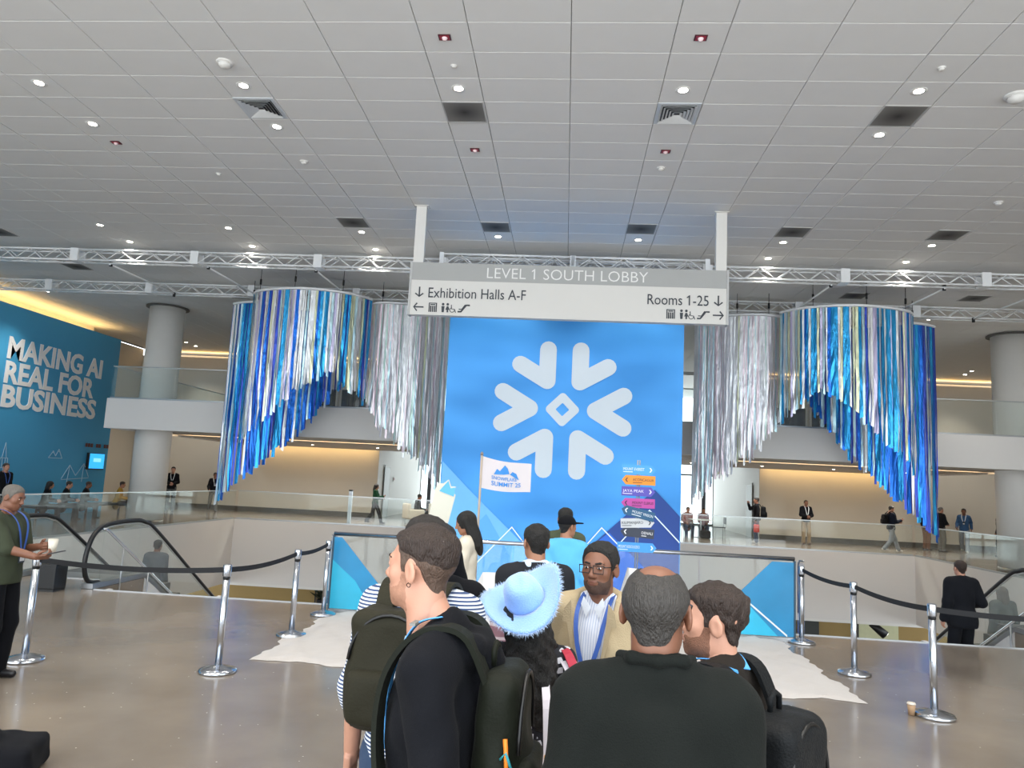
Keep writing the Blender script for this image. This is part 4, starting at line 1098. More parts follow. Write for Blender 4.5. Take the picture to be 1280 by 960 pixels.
# ------------------------------------------------------------------ people
def rotm(yaw=0, pitch=0, roll=0):
    return np.array(Matrix.Rotation(yaw, 3, 'Z') @ Matrix.Rotation(pitch, 3, 'X') @ Matrix.Rotation(roll, 3, 'Y'))
def head_field(core=False, fem=False):
    F = Field(); k = .014
    F.ell((0,-.012,.034), (.0745,.095,.079), k)
    F.ell((0,.034,-.022), (.059,.057,.082), .03)
    F.ell((0,.028,-.07), (.05 if fem else .055,.05,.036), .03)
    F.ell((0,.066,-.093), (.02 if fem else .025,.018,.018), .02)
    for s in (-1, 1): F.ell((s*.042,.055,-.014), (.021,.021,.022), .02)
    F.cap((-.036,.075,.027), (.036,.075,.027), .0095 if fem else .0115, k=.014)
    for s in (-1, 1):
        F.ell((s*.031,.1,.01), (.0175,.018,.0115), .01, -1)
        F.ell((s*.031,.078,.0105), (.0145,.0115,.0105), .006)
    F.cap((0,.083,.018), (0,.107,-.02), .0075, .0105, k=.012)
    F.ell((0,.106,-.024), (.0115,.011,.0095), .008)
    for s in (-1, 1): F.ell((s*.0125,.095,-.028), (.0085,.0105,.0075), .008)
    F.ell((0,.0865,-.0515), (.0225,.0085,.0055), .008); F.ell((0,.0845,-.0625), (.0195,.0085,.0065), .008)
    F.cap((0,-.02,-.06), (0,-.032,-.17), .05 if fem else .056, k=.03)
    if not core:
        for s in (-1, 1):
            R = rotm(s*.35, -.15, 0)
            F.ell((s*.0785,-.01,-.004), (.0085,.021,.033), .008, 1, R); F.ell((s*.087,-.004,-.001), (.006,.011,.019), .006, -1, R)
    return F
HEAD_CACHE = {}
def head_mesh(res, fem=False):
    key = (res, fem)
    if key not in HEAD_CACHE: HEAD_CACHE[key] = head_field(False, fem).mesh(res)
    return HEAD_CACHE[key]
def hl(Y, tab):   # piecewise linear of y
    xs = [a for a, b in tab]; return np.interp(Y, xs, [b for a, b in tab])
HAIRLINE = [(-.12,-.082),(-.07,-.072),(-.045,-.045),(-.03,.0),(.0,.012),(.012,-.018),(.028,-.012),(.036,.03),(.055,.055),(.08,.07),(.1,.075)]
HAIR_CACHE = {}
def hair_mesh(style, res, seed=0):
    key = (style, res, seed)
    if key in HAIR_CACHE: return HAIR_CACHE[key]
    F = head_field(True)
    lo, hi = (-.13,-.16,-.14), (.13,.13,.15)
    if style in ('long', 'curly', 'bob'):
        z1 = {'long': -.30, 'curly': -.42, 'bob': -.16}[style]
        F.ell((0,-.03,.03), (.088,.1,.095), .02)
        w = .085 if style != 'curly' else .105
        F.ell((-.035 if style == 'curly' else 0,-.075,(z1-.02)/2), (w,.055 if style != 'curly' else .095,abs(z1)/2+.06), .03)
        for s in (-1, 1): F.cap((s*.07,-.02,.03), (s*(.075 if style != 'curly' else .08)-(.05 if style == 'curly' else 0),-.045,z1+.05), .03, .035 if style != 'curly' else .05, k=.03)
        lo, hi = (-.3,-.25,z1-.1), (.3,.13,.16)
    def post(D, X, Y, Z):
        if style in ('short', 'fade', 'fadeside', 'receding', 'grey', 'bald', 'messy', 'crop'):
            line = hl(Y, HAIRLINE)
            reg = line-Z+0*X                    # negative above the line
            top = np.clip((Z-.035)/.05, 0, 1)
            if style == 'fade': line = hl(Y, [(-.12,.0),(-.06,.01),(.0,.034),(.03,.045),(.05,.06),(.08,.07),(.1,.075)]); reg = line-Z+0*X
            if style == 'receding': line = hl(Y, HAIRLINE[:8]+[(.045,.05),(.06,.074),(.08,.085),(.1,.09)]); reg = line-Z+0*X
            t = {'short': .006+.010*top, 'fade': .004+.014*top, 'fadeside': .0022+0*top, 'receding': .009+.007*top, 'grey': .004+.005*top, 'bald': .008-.003*top, 'messy': .005+.014*top, 'crop': .004+.004*top}[style]
            t = (t+.003)*np.clip((Z-line)/{'fade': .02, 'messy': .02}.get(style, .03), 0, 1)**.6-.003
            amp = {'messy': .006, 'receding': .0035, 'short': .004, 'fade': .0035, 'bald': .0022}.get(style, .0015)
            n = nz(amp, 90, 90, 60, seed)(X, Y, Z)
            R = np.maximum(D-t+n, reg)
            if style == 'bald':
                q = np.sqrt(((X-.004)/.05)**2+((Y+.01)/.075)**2+((Z-.118)/.045)**2)-1
                R = np.maximum(R, -q*.04)
            return R
        face = -(np.sqrt((X/.066)**2+((Y-.075)/.085)**2+((Z+.03)/.092)**2)-1)*.06
        low = np.maximum(Z-(-.12), -(Y-.0))*1.0   # nothing in front below the chin
        D2 = D+nz({'curly': .016}.get(style, .004), 55 if style == 'curly' else 130, 55, 48 if style == 'curly' else 12, seed)(X, Y, Z)
        cutn = np.minimum(-.02-Y, 0)*-1
        D2 = np.maximum(D2-.004, face)
        frontlow = np.minimum(Y-.01, -.05-Z)      # positive where in front and low
        D2 = np.maximum(D2, frontlow)
        if style == 'curly': D2 = np.maximum(D2, -.5*(Y+.035)+.866*(Z-.06)+.03+.22*X)
        return D2
    HAIR_CACHE[key] = F.mesh(res, lo, hi, post)
    return HAIR_CACHE[key]
def beard_mesh(res, t=.004, seed=1, cheek=0.):
    F = head_field(True)
    def post(D, X, Y, Z):
        line = hl(Y, [(-.02,-.05),(.0,-.05),(.012,.0),(.026,.0),(.04,-.035-cheek),(.07,-.044-cheek),(.1,-.036)])
        reg = np.maximum(Z-line, -(Y-.004))
        reg = np.maximum(reg, -(Z+.118))
        n = nz(.0012, 160, 160, 140, seed)(X, Y, Z)
        tt = (t+.002)*np.clip(-reg/.012, 0, 1)**.6-.002
        R = np.maximum(D-tt+n, reg)
        lip = -(np.sqrt((X/.027)**2+((Y-.09)/.03)**2+((Z+.057)/.0125)**2)-1)*.01
        soul = -(np.sqrt((np.abs(X)-.0)**2/.011**2+((Y-.1)/.03)**2+((Z+.03)/.014)**2)-1)*.01
        return np.maximum(np.maximum(R, lip), soul)
    return F.mesh(res, (-.08,-.03,-.13), (.08,.12,.02), post)
def hand_field(side, pose):
    F = Field(); k = .008
    F.box((0,.045,0), (.032,.04,.006), .008, k); F.cap((0,-.01,0), (0,.02,0), .024, .026, k=.015)
    curl = {'relaxed': (.35,.5,.35), 'grip': (1.0,1.2,.8), 'flat': (.1,.12,.1), 'hold': (.75,.9,.5), 'mitten': (.3,.3,.2)}[pose]
    th = -side
    for i, (x, L, r) in enumerate(((-.029,.072,.0088),(-.0095,.08,.0092),(.010,.075,.0088),(.0285,.058,.0078))):
        xx = x*side; p = np.array([xx, .084, 0.]); a = 0
        for seg, fr in enumerate((.45, .31, .24)):
            a += curl[seg]; q = p+np.array([xx*.06, math.cos(a), -math.sin(a)])*L*fr
            F.cap(p, q, r*(1-.08*seg), r*(1-.08*(seg+1)), k=.004); p = q
    p = np.array([th*.026, .012, -.004]); 
    pts = [p, p+np.array([th*.026, .026, -.008]), p+np.array([th*.034, .056, -.016]), p+np.array([th*.03, .08, -.022 if pose != 'grip' else -.04])]
    for a, b, r0, r1 in zip(pts, pts[1:], (.014,.0115,.0105), (.0115,.0105,.0085)): F.cap(a, b, r0, r1, k=.008)
    return F
HAND_CACHE = {}
def hand_mesh(side, pose, res):
    key = (side, pose, res)
    if key not in HAND_CACHE: HAND_CACHE[key] = hand_field(side, pose).mesh(res)
    return HAND_CACHE[key]
def ik(a, t, l1, l2, pole):
    a = np.array(a, float); t = np.array(t, float); d = t-a; L = np.linalg.norm(d); dn = d/L
    if L > (l1+l2)*.999: L = (l1+l2)*.999; t = a+dn*L
    x = (l1*l1-l2*l2+L*L)/(2*L); h = math.sqrt(max(0, l1*l1-x*x))
    p = np.array(pole, float); p = p-dn*(p@dn); p = p/max(1e-6, np.linalg.norm(p))
    return a+dn*x+p*h, t
def dirframe(d, palm):
    y = np.array(d, float); y /= np.linalg.norm(y); z = -np.array(palm, float); z = z-y*(z@y); z /= np.linalg.norm(z); x = np.cross(y, z)
    return np.stack([x, y, z], 1)
def xf(m, R, t): return (m[0]@R.T+np.array(t), m[1])
def skin(name, col): return M('skin '+name, col, .5, var=.07, scale=18, bump=.05, bscale=220)
SK = {'fair': skin('fair', '#bd8b74'), 'tan': skin('tan', '#a37359'), 'brown': skin('brown', '#7c523e'), 'deep': skin('deep', '#6b4634')}
def cloth(name, col, var=.1, bump=.25, bscale=260, rough=.85, **kw): return M('cloth '+name, col, rough, var=var, scale=9, bump=bump, bscale=bscale, sheen=.02, spec=.15, **kw)
def hairm(name, col): return M('hair '+name, col, .55, var=.55, scale=110, bump=1.0, bscale=240, stretch=(1,1,.3))
HM = {'black': hairm('black', '#14110f'), 'brown': hairm('brown', '#2f211a'), 'dark': hairm('dark brown', '#1d1613'), 'grey': hairm('grey', '#6a655f'), 'salt': hairm('salt and pepper', '#3a3633'), 'side': hairm('clipped sides', '#5a463a')}

class Person:
    """a posed figure; local frame faces +Y, 1.75 m tall, scaled to the wanted height"""
    def __init__(s, label, loc, yaw, H, skin='tan', res=.013, fine=None, fem=False, bulk=1., belly=0., group=None):
        s.t = thing('person', label, 'person', loc, yaw, group); k = H/1.75; s.t.scale = (k, k, k); s.k = k
        s.skin = SK[skin]; s.res = res; s.fine = fine or min(res, .009); s.fem = fem; s.b = bulk; s.belly = belly
        s.pel = np.array([0, 0, .97]); s.lean = 0; s.twist = 0
        s.hy = s.hp = s.hr = 0.
        s.foot = {-1: (-.11, .0, .08), 1: (.11, .0, .08)}; s.footyaw = {-1: .12, 1: -.12}
        s.hand = {-1: (-.215, .03, .9), 1: (.215, .03, .9)}; s.hpose = {-1: 'relaxed', 1: 'relaxed'}
        s.elb = {-1: (-.15, -1, 0), 1: (.15, -1, 0)}; s.hdir = {-1: None, 1: None}; s.palm = {-1: (1, 0, 0), 1: (-1, 0, 0)}
        s.neckf = 0.0; s.nk = 0.0
    def U(s, p):   # upper-body point
        p = np.array(p, float)-np.array([0, 0, .97]); return s.RU@p+s.pel
    def solve(s):
        s.RU = rotm(s.twist, -s.lean, 0)
        b = s.b
        s.sh = {q: s.U((q*.168*b**.5, -.01, 1.425)) for q in (-1, 1)}
        s.el = {}; s.wr = {}
        for q in (-1, 1): s.el[q], s.wr[q] = ik(s.sh[q], s.hand[q], .285, .255, s.elb[q])
        s.hip = {q: s.pel+np.array([q*.092, 0, -.05]) for q in (-1, 1)}
        s.kn = {}; s.an = {}
        for q in (-1, 1): s.kn[q], s.an[q] = ik(s.hip[q], s.foot[q], .43, .415, (q*.12, 1, 0))
        s.RH = s.RU@rotm(s.hy, s.hp, s.hr); s.hc = s.U((0, .015+s.neckf, 1.635+s.nk))
        s.neck0 = s.U((0, -.015, 1.43))
        return s
    def torso(s, F, e=0., k=.04, full=True):
        b = s.b; R = s.RU; fem = s.fem
        F.ell(s.pel+np.array([0, -.01, -.01]), (.158*b+e, .112*b+e, .12+e), k)
        F.ell(s.U((0, .005+s.belly*.5, 1.1)), ((.128 if fem else .142)*b+e, .098*b+e+s.belly, .15+e), k, 1, R)
        F.ell(s.U((0, .002, 1.27)), ((.142 if fem else .162)*b+e, .108*b+e, .19+e), k, 1, R)
        F.cap(s.U((-.115*b, -.012, 1.4)), s.U((.115*b, -.012, 1.4)), .06+e, k=k)
        for q in (-1, 1): F.cap(s.U((q*.03, -.022, 1.492)), s.sh[q]+s.RU@np.array([-q*.02, 0, .008]), .04+e*.8, .042+e, k=k)
        if fem:
            for q in (-1, 1): F.ell(s.U((q*.065, .085, 1.28)), (.055+e, .05+e, .055+e), .03, 1, R)
    def arm(s, F, q, e=0., k=.025, upto=1., cuff=None):
        b = s.b**.7
        F.cap(s.sh[q], s.el[q], .05*b+e, .041*b+e, k=k)
        if upto > .5:
            w = s.el[q]+(s.wr[q]-s.el[q])*(upto-.5)*2
            F.cap(s.el[q], w, .041*b+e, (.028+(1-upto)*.02)*b+e, k=k)
    def leg(s, F, q, e=0., k=.03, straight=0):
        b = s.b**.7
        F.cap(s.hip[q], s.kn[q], .084*b+e, .056*b+e+straight*.5, k=k)
        F.cap(s.kn[q], s.an[q], .054*b+e+straight*.5, .036*b+e+straight, k=k)
    def body(s, face=True):
        F = Field(); s.torso(F)
        for q in (-1, 1):
            s.arm(F, q); s.leg(F, q)
            a = s.an[q]; fy = s.footyaw[q]; d = np.array([-math.sin(fy), math.cos(fy), 0])
            F.cap(a-d*.04+np.array([0,0,-.045]), a+d*.15+np.array([0,0,-.055]), .035, .022, k=.02); F.cap(a, a-d*.02+np.array([0,0,-.04]), .036, .035, k=.02)
        F.cap(s.neck0, s.hc+s.RH@np.array([0, -.022, -.075]), .056 if not s.fem else .048, .053 if not s.fem else .046, k=.03)
        parts = [F.mesh(max(s.res, .013))]
        parts.append(xf(head_mesh(s.fine if s.fine < .008 else .008, s.fem), s.RH, s.hc))
        for q in (-1, 1):
            d = s.wr[q]-s.el[q] if s.hdir[q] is None else np.array(s.hdir[q])
            s.HR = dirframe(d, s.palm[q]); parts.append(xf(hand_mesh(q, s.hpose[q], .006), s.HR, s.wr[q]))
        link('body', np_mesh('body', parts, s.skin), s.t)
        return s
    def face(s, brow='dark', lips='#a8685c', eyes=True):
        lm = M('lips '+lips, lips, .45, var=.05)
        mb = [Field().ell((0,.0872,-.0518), (.0232,.0095,.0048), .004).ell((0,.0852,-.0622), (.0198,.0096,.0058), .004).mesh(.0035)]
        link('lips', np_mesh('lips', [xf(m, s.RH, s.hc) for m in mb], lm), s.t)
        for q in (-1, 1):
            m = Field().cap((q*.014,.0885,.0285), (q*.034,.0865,.0325), .0048, .0046, k=.004).cap((q*.034,.0865,.0325), (q*.05,.073,.028), .0046, .003, k=.004).mesh(.0032)
            link('eyebrow', np_mesh('eyebrow', [xf(m, s.RH, s.hc)], HM[brow]), s.t)
            if eyes:
                e = link('eye', np_mesh('eye', [xf(Field().ell((q*.031,.0815,.0105), (.0115,.0098,.0062), .003).mesh(.002), s.RH, s.hc)], M('eye white', '#d8d2cc', .2, var=.02)), s.t)
                link('iris', np_mesh('iris', [xf(Field().ell((q*.0312,.0885,.0105), (.0052,.004,.0054), .002).mesh(.0015), s.RH, s.hc)], M('iris brown', '#20130c', .15, var=.02)), e)
        return s
    def hair(s, style, mat, seed=0, res=None):
        m = hair_mesh(style, res or max(s.fine, .0055 if s.fine < .008 else .009), seed)
        link('hair', np_mesh('hair', [xf(m, s.RH, s.hc)], HM[mat]), s.t); return s
    def beard(s, mat, t=.004, cheek=0.):
        m = beard_mesh(.004, t, 1, cheek); link('beard', np_mesh('beard', [xf(m, s.RH, s.hc)], mat), s.t); return s
    def top(s, mat, e=.016, sleeve=.97, hem=.92, neck=1.50, name='shirt', wr=.004, seed=0, shoulder=0., opening=None, cuts=(), flare=0., neckr=None, seat=False, res=None, extra=None):
        F = Field(); s.torso(F, e)
        for q in (-1, 1): s.arm(F, q, e, upto=sleeve)
        if shoulder:
            for q in (-1, 1): F.ell(s.sh[q]+s.RU@np.array([-q*.01, 0, .02]), (.062+shoulder, .06+shoulder, .045+shoulder), .03)
        if hem < .9 and not seat:
            F.ell(s.pel+np.array([0, -.01, -.1]), (.165*s.b+e+flare, .118*s.b+e+flare, .2), .04)
        if extra: extra(F, s)
        F.noise = nz(wr, 26, 30, 19, seed) if wr else None
        RU = s.RU; pel = s.pel
        def up(X, Y, Z): return RU[0,2]*(X-pel[0])+RU[1,2]*(Y-pel[1])+RU[2,2]*(Z-pel[2])+.97
        def fw(X, Y, Z): return RU[0,1]*(X-pel[0])+RU[1,1]*(Y-pel[1])+RU[2,1]*(Z-pel[2])
        def rt(X, Y, Z): return RU[0,0]*(X-pel[0])+RU[1,0]*(Y-pel[1])+RU[2,0]*(Z-pel[2])
        # hem applies to the trunk only (arms may hang lower)
        arm_guard = .195*s.b
        def hemclip(X, Y, Z):
            h = pel[2]+(hem-.97)-Z+0*X+0*Y
            return np.where((np.abs(rt(X, Y, Z)) > arm_guard) | (np.abs(fw(X,Y,Z)) > .3), -1, h)
        if not seat: F.clips.append(hemclip)
        F.clips.append(lambda X, Y, Z: np.where(np.abs(rt(X, Y, Z)) < .11, up(X, Y, Z)-neck+.55*np.clip(fw(X, Y, Z), -.05, .12)*1.0, -1))
        if opening:
            def op(X, Y, Z):
                w = np.interp(up(X, Y, Z), [a for a, b in opening], [b for a, b in opening]); return np.where(fw(X, Y, Z) > .0, w-np.abs(rt(X, Y, Z)), -1)
            F.clips.append(op)
        link(name, np_mesh(name, [F.mesh(res or s.res)], mat), s.t); return s
    def trousers(s, mat, e=.014, straight=.02, top=1.02, seed=0, wr=.004, name='trousers', shorts=None):
        F = Field(); F.ell(s.pel+np.array([0, -.01, -.01]), (.158*s.b+e, .112*s.b+e, .12+e), .04)
        for q in (-1, 1): s.leg(F, q, e, straight=straight)
        F.noise = nz(wr, 22, 26, 17, seed+5)
        pz = s.pel[2]+(top-.97); F.clips.append(lambda X, Y, Z: Z-pz+0*X+0*Y)
        link(name, np_mesh(name, [F.mesh(max(s.res, .013))], mat), s.t); return s
    def shoes(s, mat):
        for q in (-1, 1):
            a = s.an[q]; fy = s.footyaw[q]; d = np.array([-math.sin(fy), math.cos(fy), 0]); F = Field()
            F.cap(a-d*.045+np.array([0,0,-.035]), a+d*.14+np.array([0,0,-.045]), .045, .034, k=.02); F.cap(a+np.array([0,0,.0]), a-d*.02+np.array([0,0,-.03]), .046, .044, k=.02)
            zb = a[2]-.08; F.clips.append(lambda X, Y, Z, zb=zb: zb-Z+0*X+0*Y)
            link('shoe', np_mesh('shoe', [F.mesh(.012)], mat), s.t)
        return s
    def world(s, p):
        """person-local point to world"""
        return s.t.matrix_basis @ Vector(p) if False else (Matrix.Translation(s.t.location) @ Matrix.Rotation(s.t.rotation_euler[2], 4, 'Z') @ Matrix.Diagonal((s.k, s.k, s.k, 1))) @ Vector(p)

def band(pts, wdir, w, th, name, mat, parent, n=5, smooth=True):
    """flat strap swept along points; wdir: width direction"""
    P = bez(pts, n); wd = Vector(wdir).normalized(); mb = MB(); rings = []
    for i, p in enumerate(P):
        d = (P[min(i+1, len(P)-1)]-P[max(0, i-1)]).normalized(); ww = (wd-d*wd.dot(d)).normalized(); nn = d.cross(ww)
        rings.append([p+ww*w/2+nn*th/2, p-ww*w/2+nn*th/2, p-ww*w/2-nn*th/2, p+ww*w/2-nn*th/2])
    vs = [v for r in rings for v in r]; fs = []
    for i in range(len(P)-1):
        for k in range(4): fs.append((i*4+k, i*4+(k+1) % 4, (i+1)*4+(k+1) % 4, (i+1)*4+k))
    fs += [(3,2,1,0), tuple((len(P)-1)*4+k for k in range(4))]
    return mb.add(vs, fs).build(name, mat, parent)
def backpack(label, per, mat, w=.15, h=.23, d=.085, zc=1.2, yo=-.235, pocket=True, seed=0, straps=True, trim=None, res=.011):
    t = thing('backpack', label, 'backpack', per.t.location, per.t.rotation_euler[2]); t.scale = per.t.scale
    F = Field(); F.box((0, yo, zc), (w-.05, d-.05, h-.06), .05, .03); F.ell((0, yo-.01, zc-h*.3), (w+.012, d+.015, h*.62), .05)
    F.noise = nz(.005, 24, 24, 20, seed); link('shell', np_mesh('shell', [F.mesh(res)], mat), t)
    if pocket:
        F = Field(); F.box((0, yo-d-.012, zc-h*.38), (w*.82-.03, .0, h*.42-.03), .035, .02); F.noise = nz(.004, 24, 24, 20, seed+1)
        link('pocket', np_mesh('pocket', [F.mesh(res)], mat), t)
    zm = M('zip black', '#0b0b0c', .4)
    MB().tube([(w*math.sin(a)*.93, yo-d*.55-.03, zc+h*.1+(h*.8)*math.cos(a)) for a in [(-1.5+3.0*i/14) for i in range(15)]], .006, 6).build('zip', zm, t, True)
    MB().tube([(-.03, yo+.03, zc+h-.01), (-.03, yo+.03, zc+h+.03), (0, yo+.03, zc+h+.045), (.03, yo+.03, zc+h+.03), (.03, yo+.03, zc+h-.01)], .009, 8).build('grab_handle', mat, t, True)
    if straps:
        for q in (-1, 1):
            x = q*.1
            pts = [(x*.8,yo+d-.03,zc+h-.05),(x*.95,-.10,1.50),(x*1.02,-.02,1.524),(x*1.05,.06,1.485),(x*1.15,.118,1.38),(x*1.25,.124,1.22),(x*1.6,.07,1.07),(x*1.85,-.06,1.02),(x*1.4,yo+d-.02,zc-h+.07)]
            band(pts, (1,0,0), .062, .014, 'strap', trim or mat, t)
    return t
# ------------------------------------------------------------------ foreground group
shoe_b = M('black leather', '#17161a', .4); shoe_w = M('pale trainers', '#cfccc8', .6); shoe_br = M('brown leather', '#4a3324', .45)
jeans = cloth('blue denim', '#3b4c66', .2); black_c = cloth('black cotton', '#0e0f14', .15); navy_c = cloth('navy wool', '#151b2a', .12); grey_c = cloth('grey wool', '#55585c', .12)
suit_c = cloth('dark grey green suiting', '#131614', .1); dark_t = cloth('charcoal trousers', '#1b1d21', .1)
lany = M('lanyard blue', '#4f9fe0', .6); lany2 = M('lanyard royal', '#3559a6', .6)
badge_m = M('badge dark', '#1f2a33', .4); badge_w = M('badge white', '#d9dde0', .5)
def stripes(name, cols, period, axis=2, offs=0.):
    m = bpy.data.materials.new(name); m.use_nodes = True; nt = m.node_tree; b = nt.nodes['Principled BSDF']; b.inputs['Roughness'].default_value = .85
    tc = nt.nodes.new('ShaderNodeTexCoord'); sx = nt.nodes.new('ShaderNodeSeparateXYZ'); nt.links.new(tc.outputs['Object'], sx.inputs[0])
    ad = nt.nodes.new('ShaderNodeMath'); ad.operation = 'ADD'; ad.inputs[1].default_value = offs; nt.links.new(sx.outputs[axis], ad.inputs[0])
    dv = nt.nodes.new('ShaderNodeMath'); dv.operation = 'DIVIDE'; dv.inputs[1].default_value = period; nt.links.new(ad.outputs[0], dv.inputs[0])
    fr = nt.nodes.new('ShaderNodeMath'); fr.operation = 'FRACT'; nt.links.new(dv.outputs[0], fr.inputs[0])
    r = nt.nodes.new('ShaderNodeValToRGB'); r.color_ramp.interpolation = 'CONSTANT'
    while len(r.color_ramp.elements) < len(cols): r.color_ramp.elements.new(.5)
    for e, (p, c) in zip(r.color_ramp.elements, cols): e.position = p; e.color = lin(c)
    nt.links.new(fr.outputs[0], r.inputs[0]); nt.links.new(r.outputs[0], b.inputs['Base Color'])
    n = nt.nodes.new('ShaderNodeTexNoise'); n.inputs['Scale'].default_value = 200; bp = nt.nodes.new('ShaderNodeBump'); bp.inputs['Strength'].default_value = .2; bp.inputs['Distance'].default_value = .01
    nt.links.new(n.outputs['Fac'], bp.inputs['Height']); nt.links.new(bp.outputs['Normal'], b.inputs['Normal'])
    return m
def lanyard(p, mat, name='lanyard', yo=0., zlow=1.12, w=.02, badge=True, x0=.07):
    e = p.RU
    for q in (-1, 1):
        pts = [tuple(p.U(v)) for v in ((q*.02,-.085+yo*-.3,1.50),(q*.062,-.03,1.525),(q*x0,.06+yo*.4,1.49),(q*x0*.95,.115+yo,1.42),(q*.05,.142+yo,1.32),(q*.02,.15+yo,zlow+.02))]
        band(pts, (1,0,.25*q), w, .003, name, mat, p.t)
    if badge:
        o = box('badge', -.038, .038, .148+yo, .156+yo, zlow-.1, zlow+.02, badge_m, p.t); box('badge_card', -.03, .03, .156+yo, .158+yo, zlow-.085, zlow-.05, badge_w, o)

# --- man in black hoodie
P = Person('man in black hoodie with short dark hair, seen in left profile', (-.33,2.15,0), math.radians(84), 1.75, 'fair', .0105, .0045)
P.hand = {-1: (-.22,.0,.9), 1: (.22,.05,.92)}; P.hy = math.radians(-14); P.hp = .02; P.neckf = .055; P.nk = .025; P.solve()
P.body().face('brown', '#b5766a').hair('fade', 'brown', 2, .0045).hair('fadeside', 'side', 2, .0045)
P.beard(M('stubble', '#a3765f', .7, var=.2, scale=90, bump=.3, bscale=300), .0014, .006)
MB().tube([tuple(P.RH@np.array(v)+P.hc) for v in [(-.084,-.012+.006*math.cos(a),-.036+.006*math.sin(a)) for a in [i*PI/5 for i in range(10)]]], .0012, 5, closed=True).build('earring', M('dark ring', '#2b2522', .3, .8), P.t)
def hood(F, s):
    for q in (-1, 1):
        F.cap((q*.085,-.03,1.475), (q*.05,-.1,1.46), .034, .042, k=.025); F.cap((q*.05,-.1,1.46), (0,-.12,1.44), .042, .044, k=.025); F.cap((q*.085,-.03,1.475), (q*.06,.06,1.45), .03, .026, k=.025)
    F.cap((0,-.135,1.42), (0,-.125,1.35), .045, .04, k=.025)
P.top(black_c, .022, 1.0, .9, 1.55, 'hoodie', .009, 3, extra=hood)
P.trousers(dark_t).shoes(shoe_b)
MB().tube([tuple(v) for v in bez([(0,.1,1.47),(0,.125,1.36),(0,.134,1.2),(0,.13,1.05)], 5)], .006, 6).build('zip', M('silver zip', '#c9cbd0', .35, .4), P.t, True)
for q in (-1, 1): band([(q*.075,-.02,1.545),(q*.085,.05,1.52),(q*.08,.1,1.42),(q*.05,.128,1.3),(q*.03,.132,1.18)], (1,0,.2*q), .024, .003, 'lanyard', lany, P.t)
box('chest_logo', -.1, -.065, .128, .134, 1.27, 1.31, M('logo pale', '#9db6cf', .6), P.t)
hood_man = P
bp = backpack('black backpack with orange zip pull worn by the man in hoodie', P, cloth('black nylon', '#14170f', .15, .15, 120, .6), .13, .24, .06, 1.19, -.19, seed=4)
MB().tube([(-.14,-.22,1.27),(-.147,-.225,1.24),(-.145,-.23,1.17)], .006, 6).build('orange_pull', M('orange cord', '#e07d20', .6), bp, True)
MB().tube([(-.141,-.21,1.22),(-.151,-.225,1.24),(-.145,-.24,1.2)], .004, 6).build('teal_cord', M('teal cord', '#2f8f9a', .6), bp, True)
box('white_tag', -.147, -.141, -.202, -.19, 1.125, 1.15, badge_w, bp)
box('strap_tab', -.13, -.08, .04, .055, 1.525, 1.532, M('grey webbing', '#7d7d7a', .6), bp)

# --- striped shirt person with backpack
P = Person('person in blue and white striped shirt, mostly behind the hoodie man', (-.505,2.78,0), math.radians(-8), 1.77, 'fair', .012, .0055)
P.hand = {-1: (-.24,.02,.9), 1: (.26,.1,.95)}; P.solve()
P.body().hair('short', 'dark', 5)
P.top(stripes('blue white stripes', [(0,'#dfe3ea'),(.5,'#33466e')], .012), .018, .6, .9, 1.5, 'striped_shirt', .004, 5)
P.trousers(jeans).shoes(shoe_w)
backpack('dark olive backpack worn over the striped shirt', P, cloth('dark olive nylon', '#262419', .15, .2, 120, .65), .15, .2, .085, 1.27, -.23, seed=8)

# --- hidden person holding printed card up
P = Person('person in black jacket behind the hoodie man holding a card up', (-.545,3.3,0), math.radians(24), 1.715, 'brown', .013, .0065)
P.hand = {-1: (-.0,.27,1.62), 1: (.13,.27,1.62)}; P.elb = {-1: (-.25,.3,-1), 1: (.25,.3,-1)}; P.hdir = {-1: (.2,.2,1), 1: (-.2,.2,1)}; P.palm = {-1: (1,.2,0), 1: (-1,.2,0)}; P.hpose = {-1: 'hold', 1: 'hold'}
P.solve().body().hair('short', 'black', 6)
P.top(black_c, .025, 1, .9, 1.52, 'jacket', .005, 9).trousers(dark_t).shoes(shoe_b)
t = thing('printed_card', 'white card with blue snow drips held up above the crowd', 'card', tuple(P.world((.065,.33,1.69))), math.radians(0)); t.rotation_euler = (0, .2, .1)
mb = MB().prism([(-.05,0),(.05,0),(.052,.2),(.03,.21),(.045,.24),(.02,.235),(0,.265),(-.02,.24),(-.045,.235),(-.052,.2)], 'y', -.004, .004); mb.build('card', M('card cream', '#b9b6a8', .6, var=.06), t)
MB().prism([(-.05,.0),(.05,.0),(.05,.03),(.03,.022),(.015,.036),(-.01,.02),(-.03,.034),(-.05,.026)], 'y', -.006, -.004).build('blue_drip', M('card blue', '#5aa9d8', .6), t)
MB().prism([(-.03,.2),(.045,.19),(.04,.235),(.02,.225),(0,.258),(-.015,.23)], 'y', -.006, -.004).build('blue_burst', M('card teal', '#4f9bc4', .6), t)

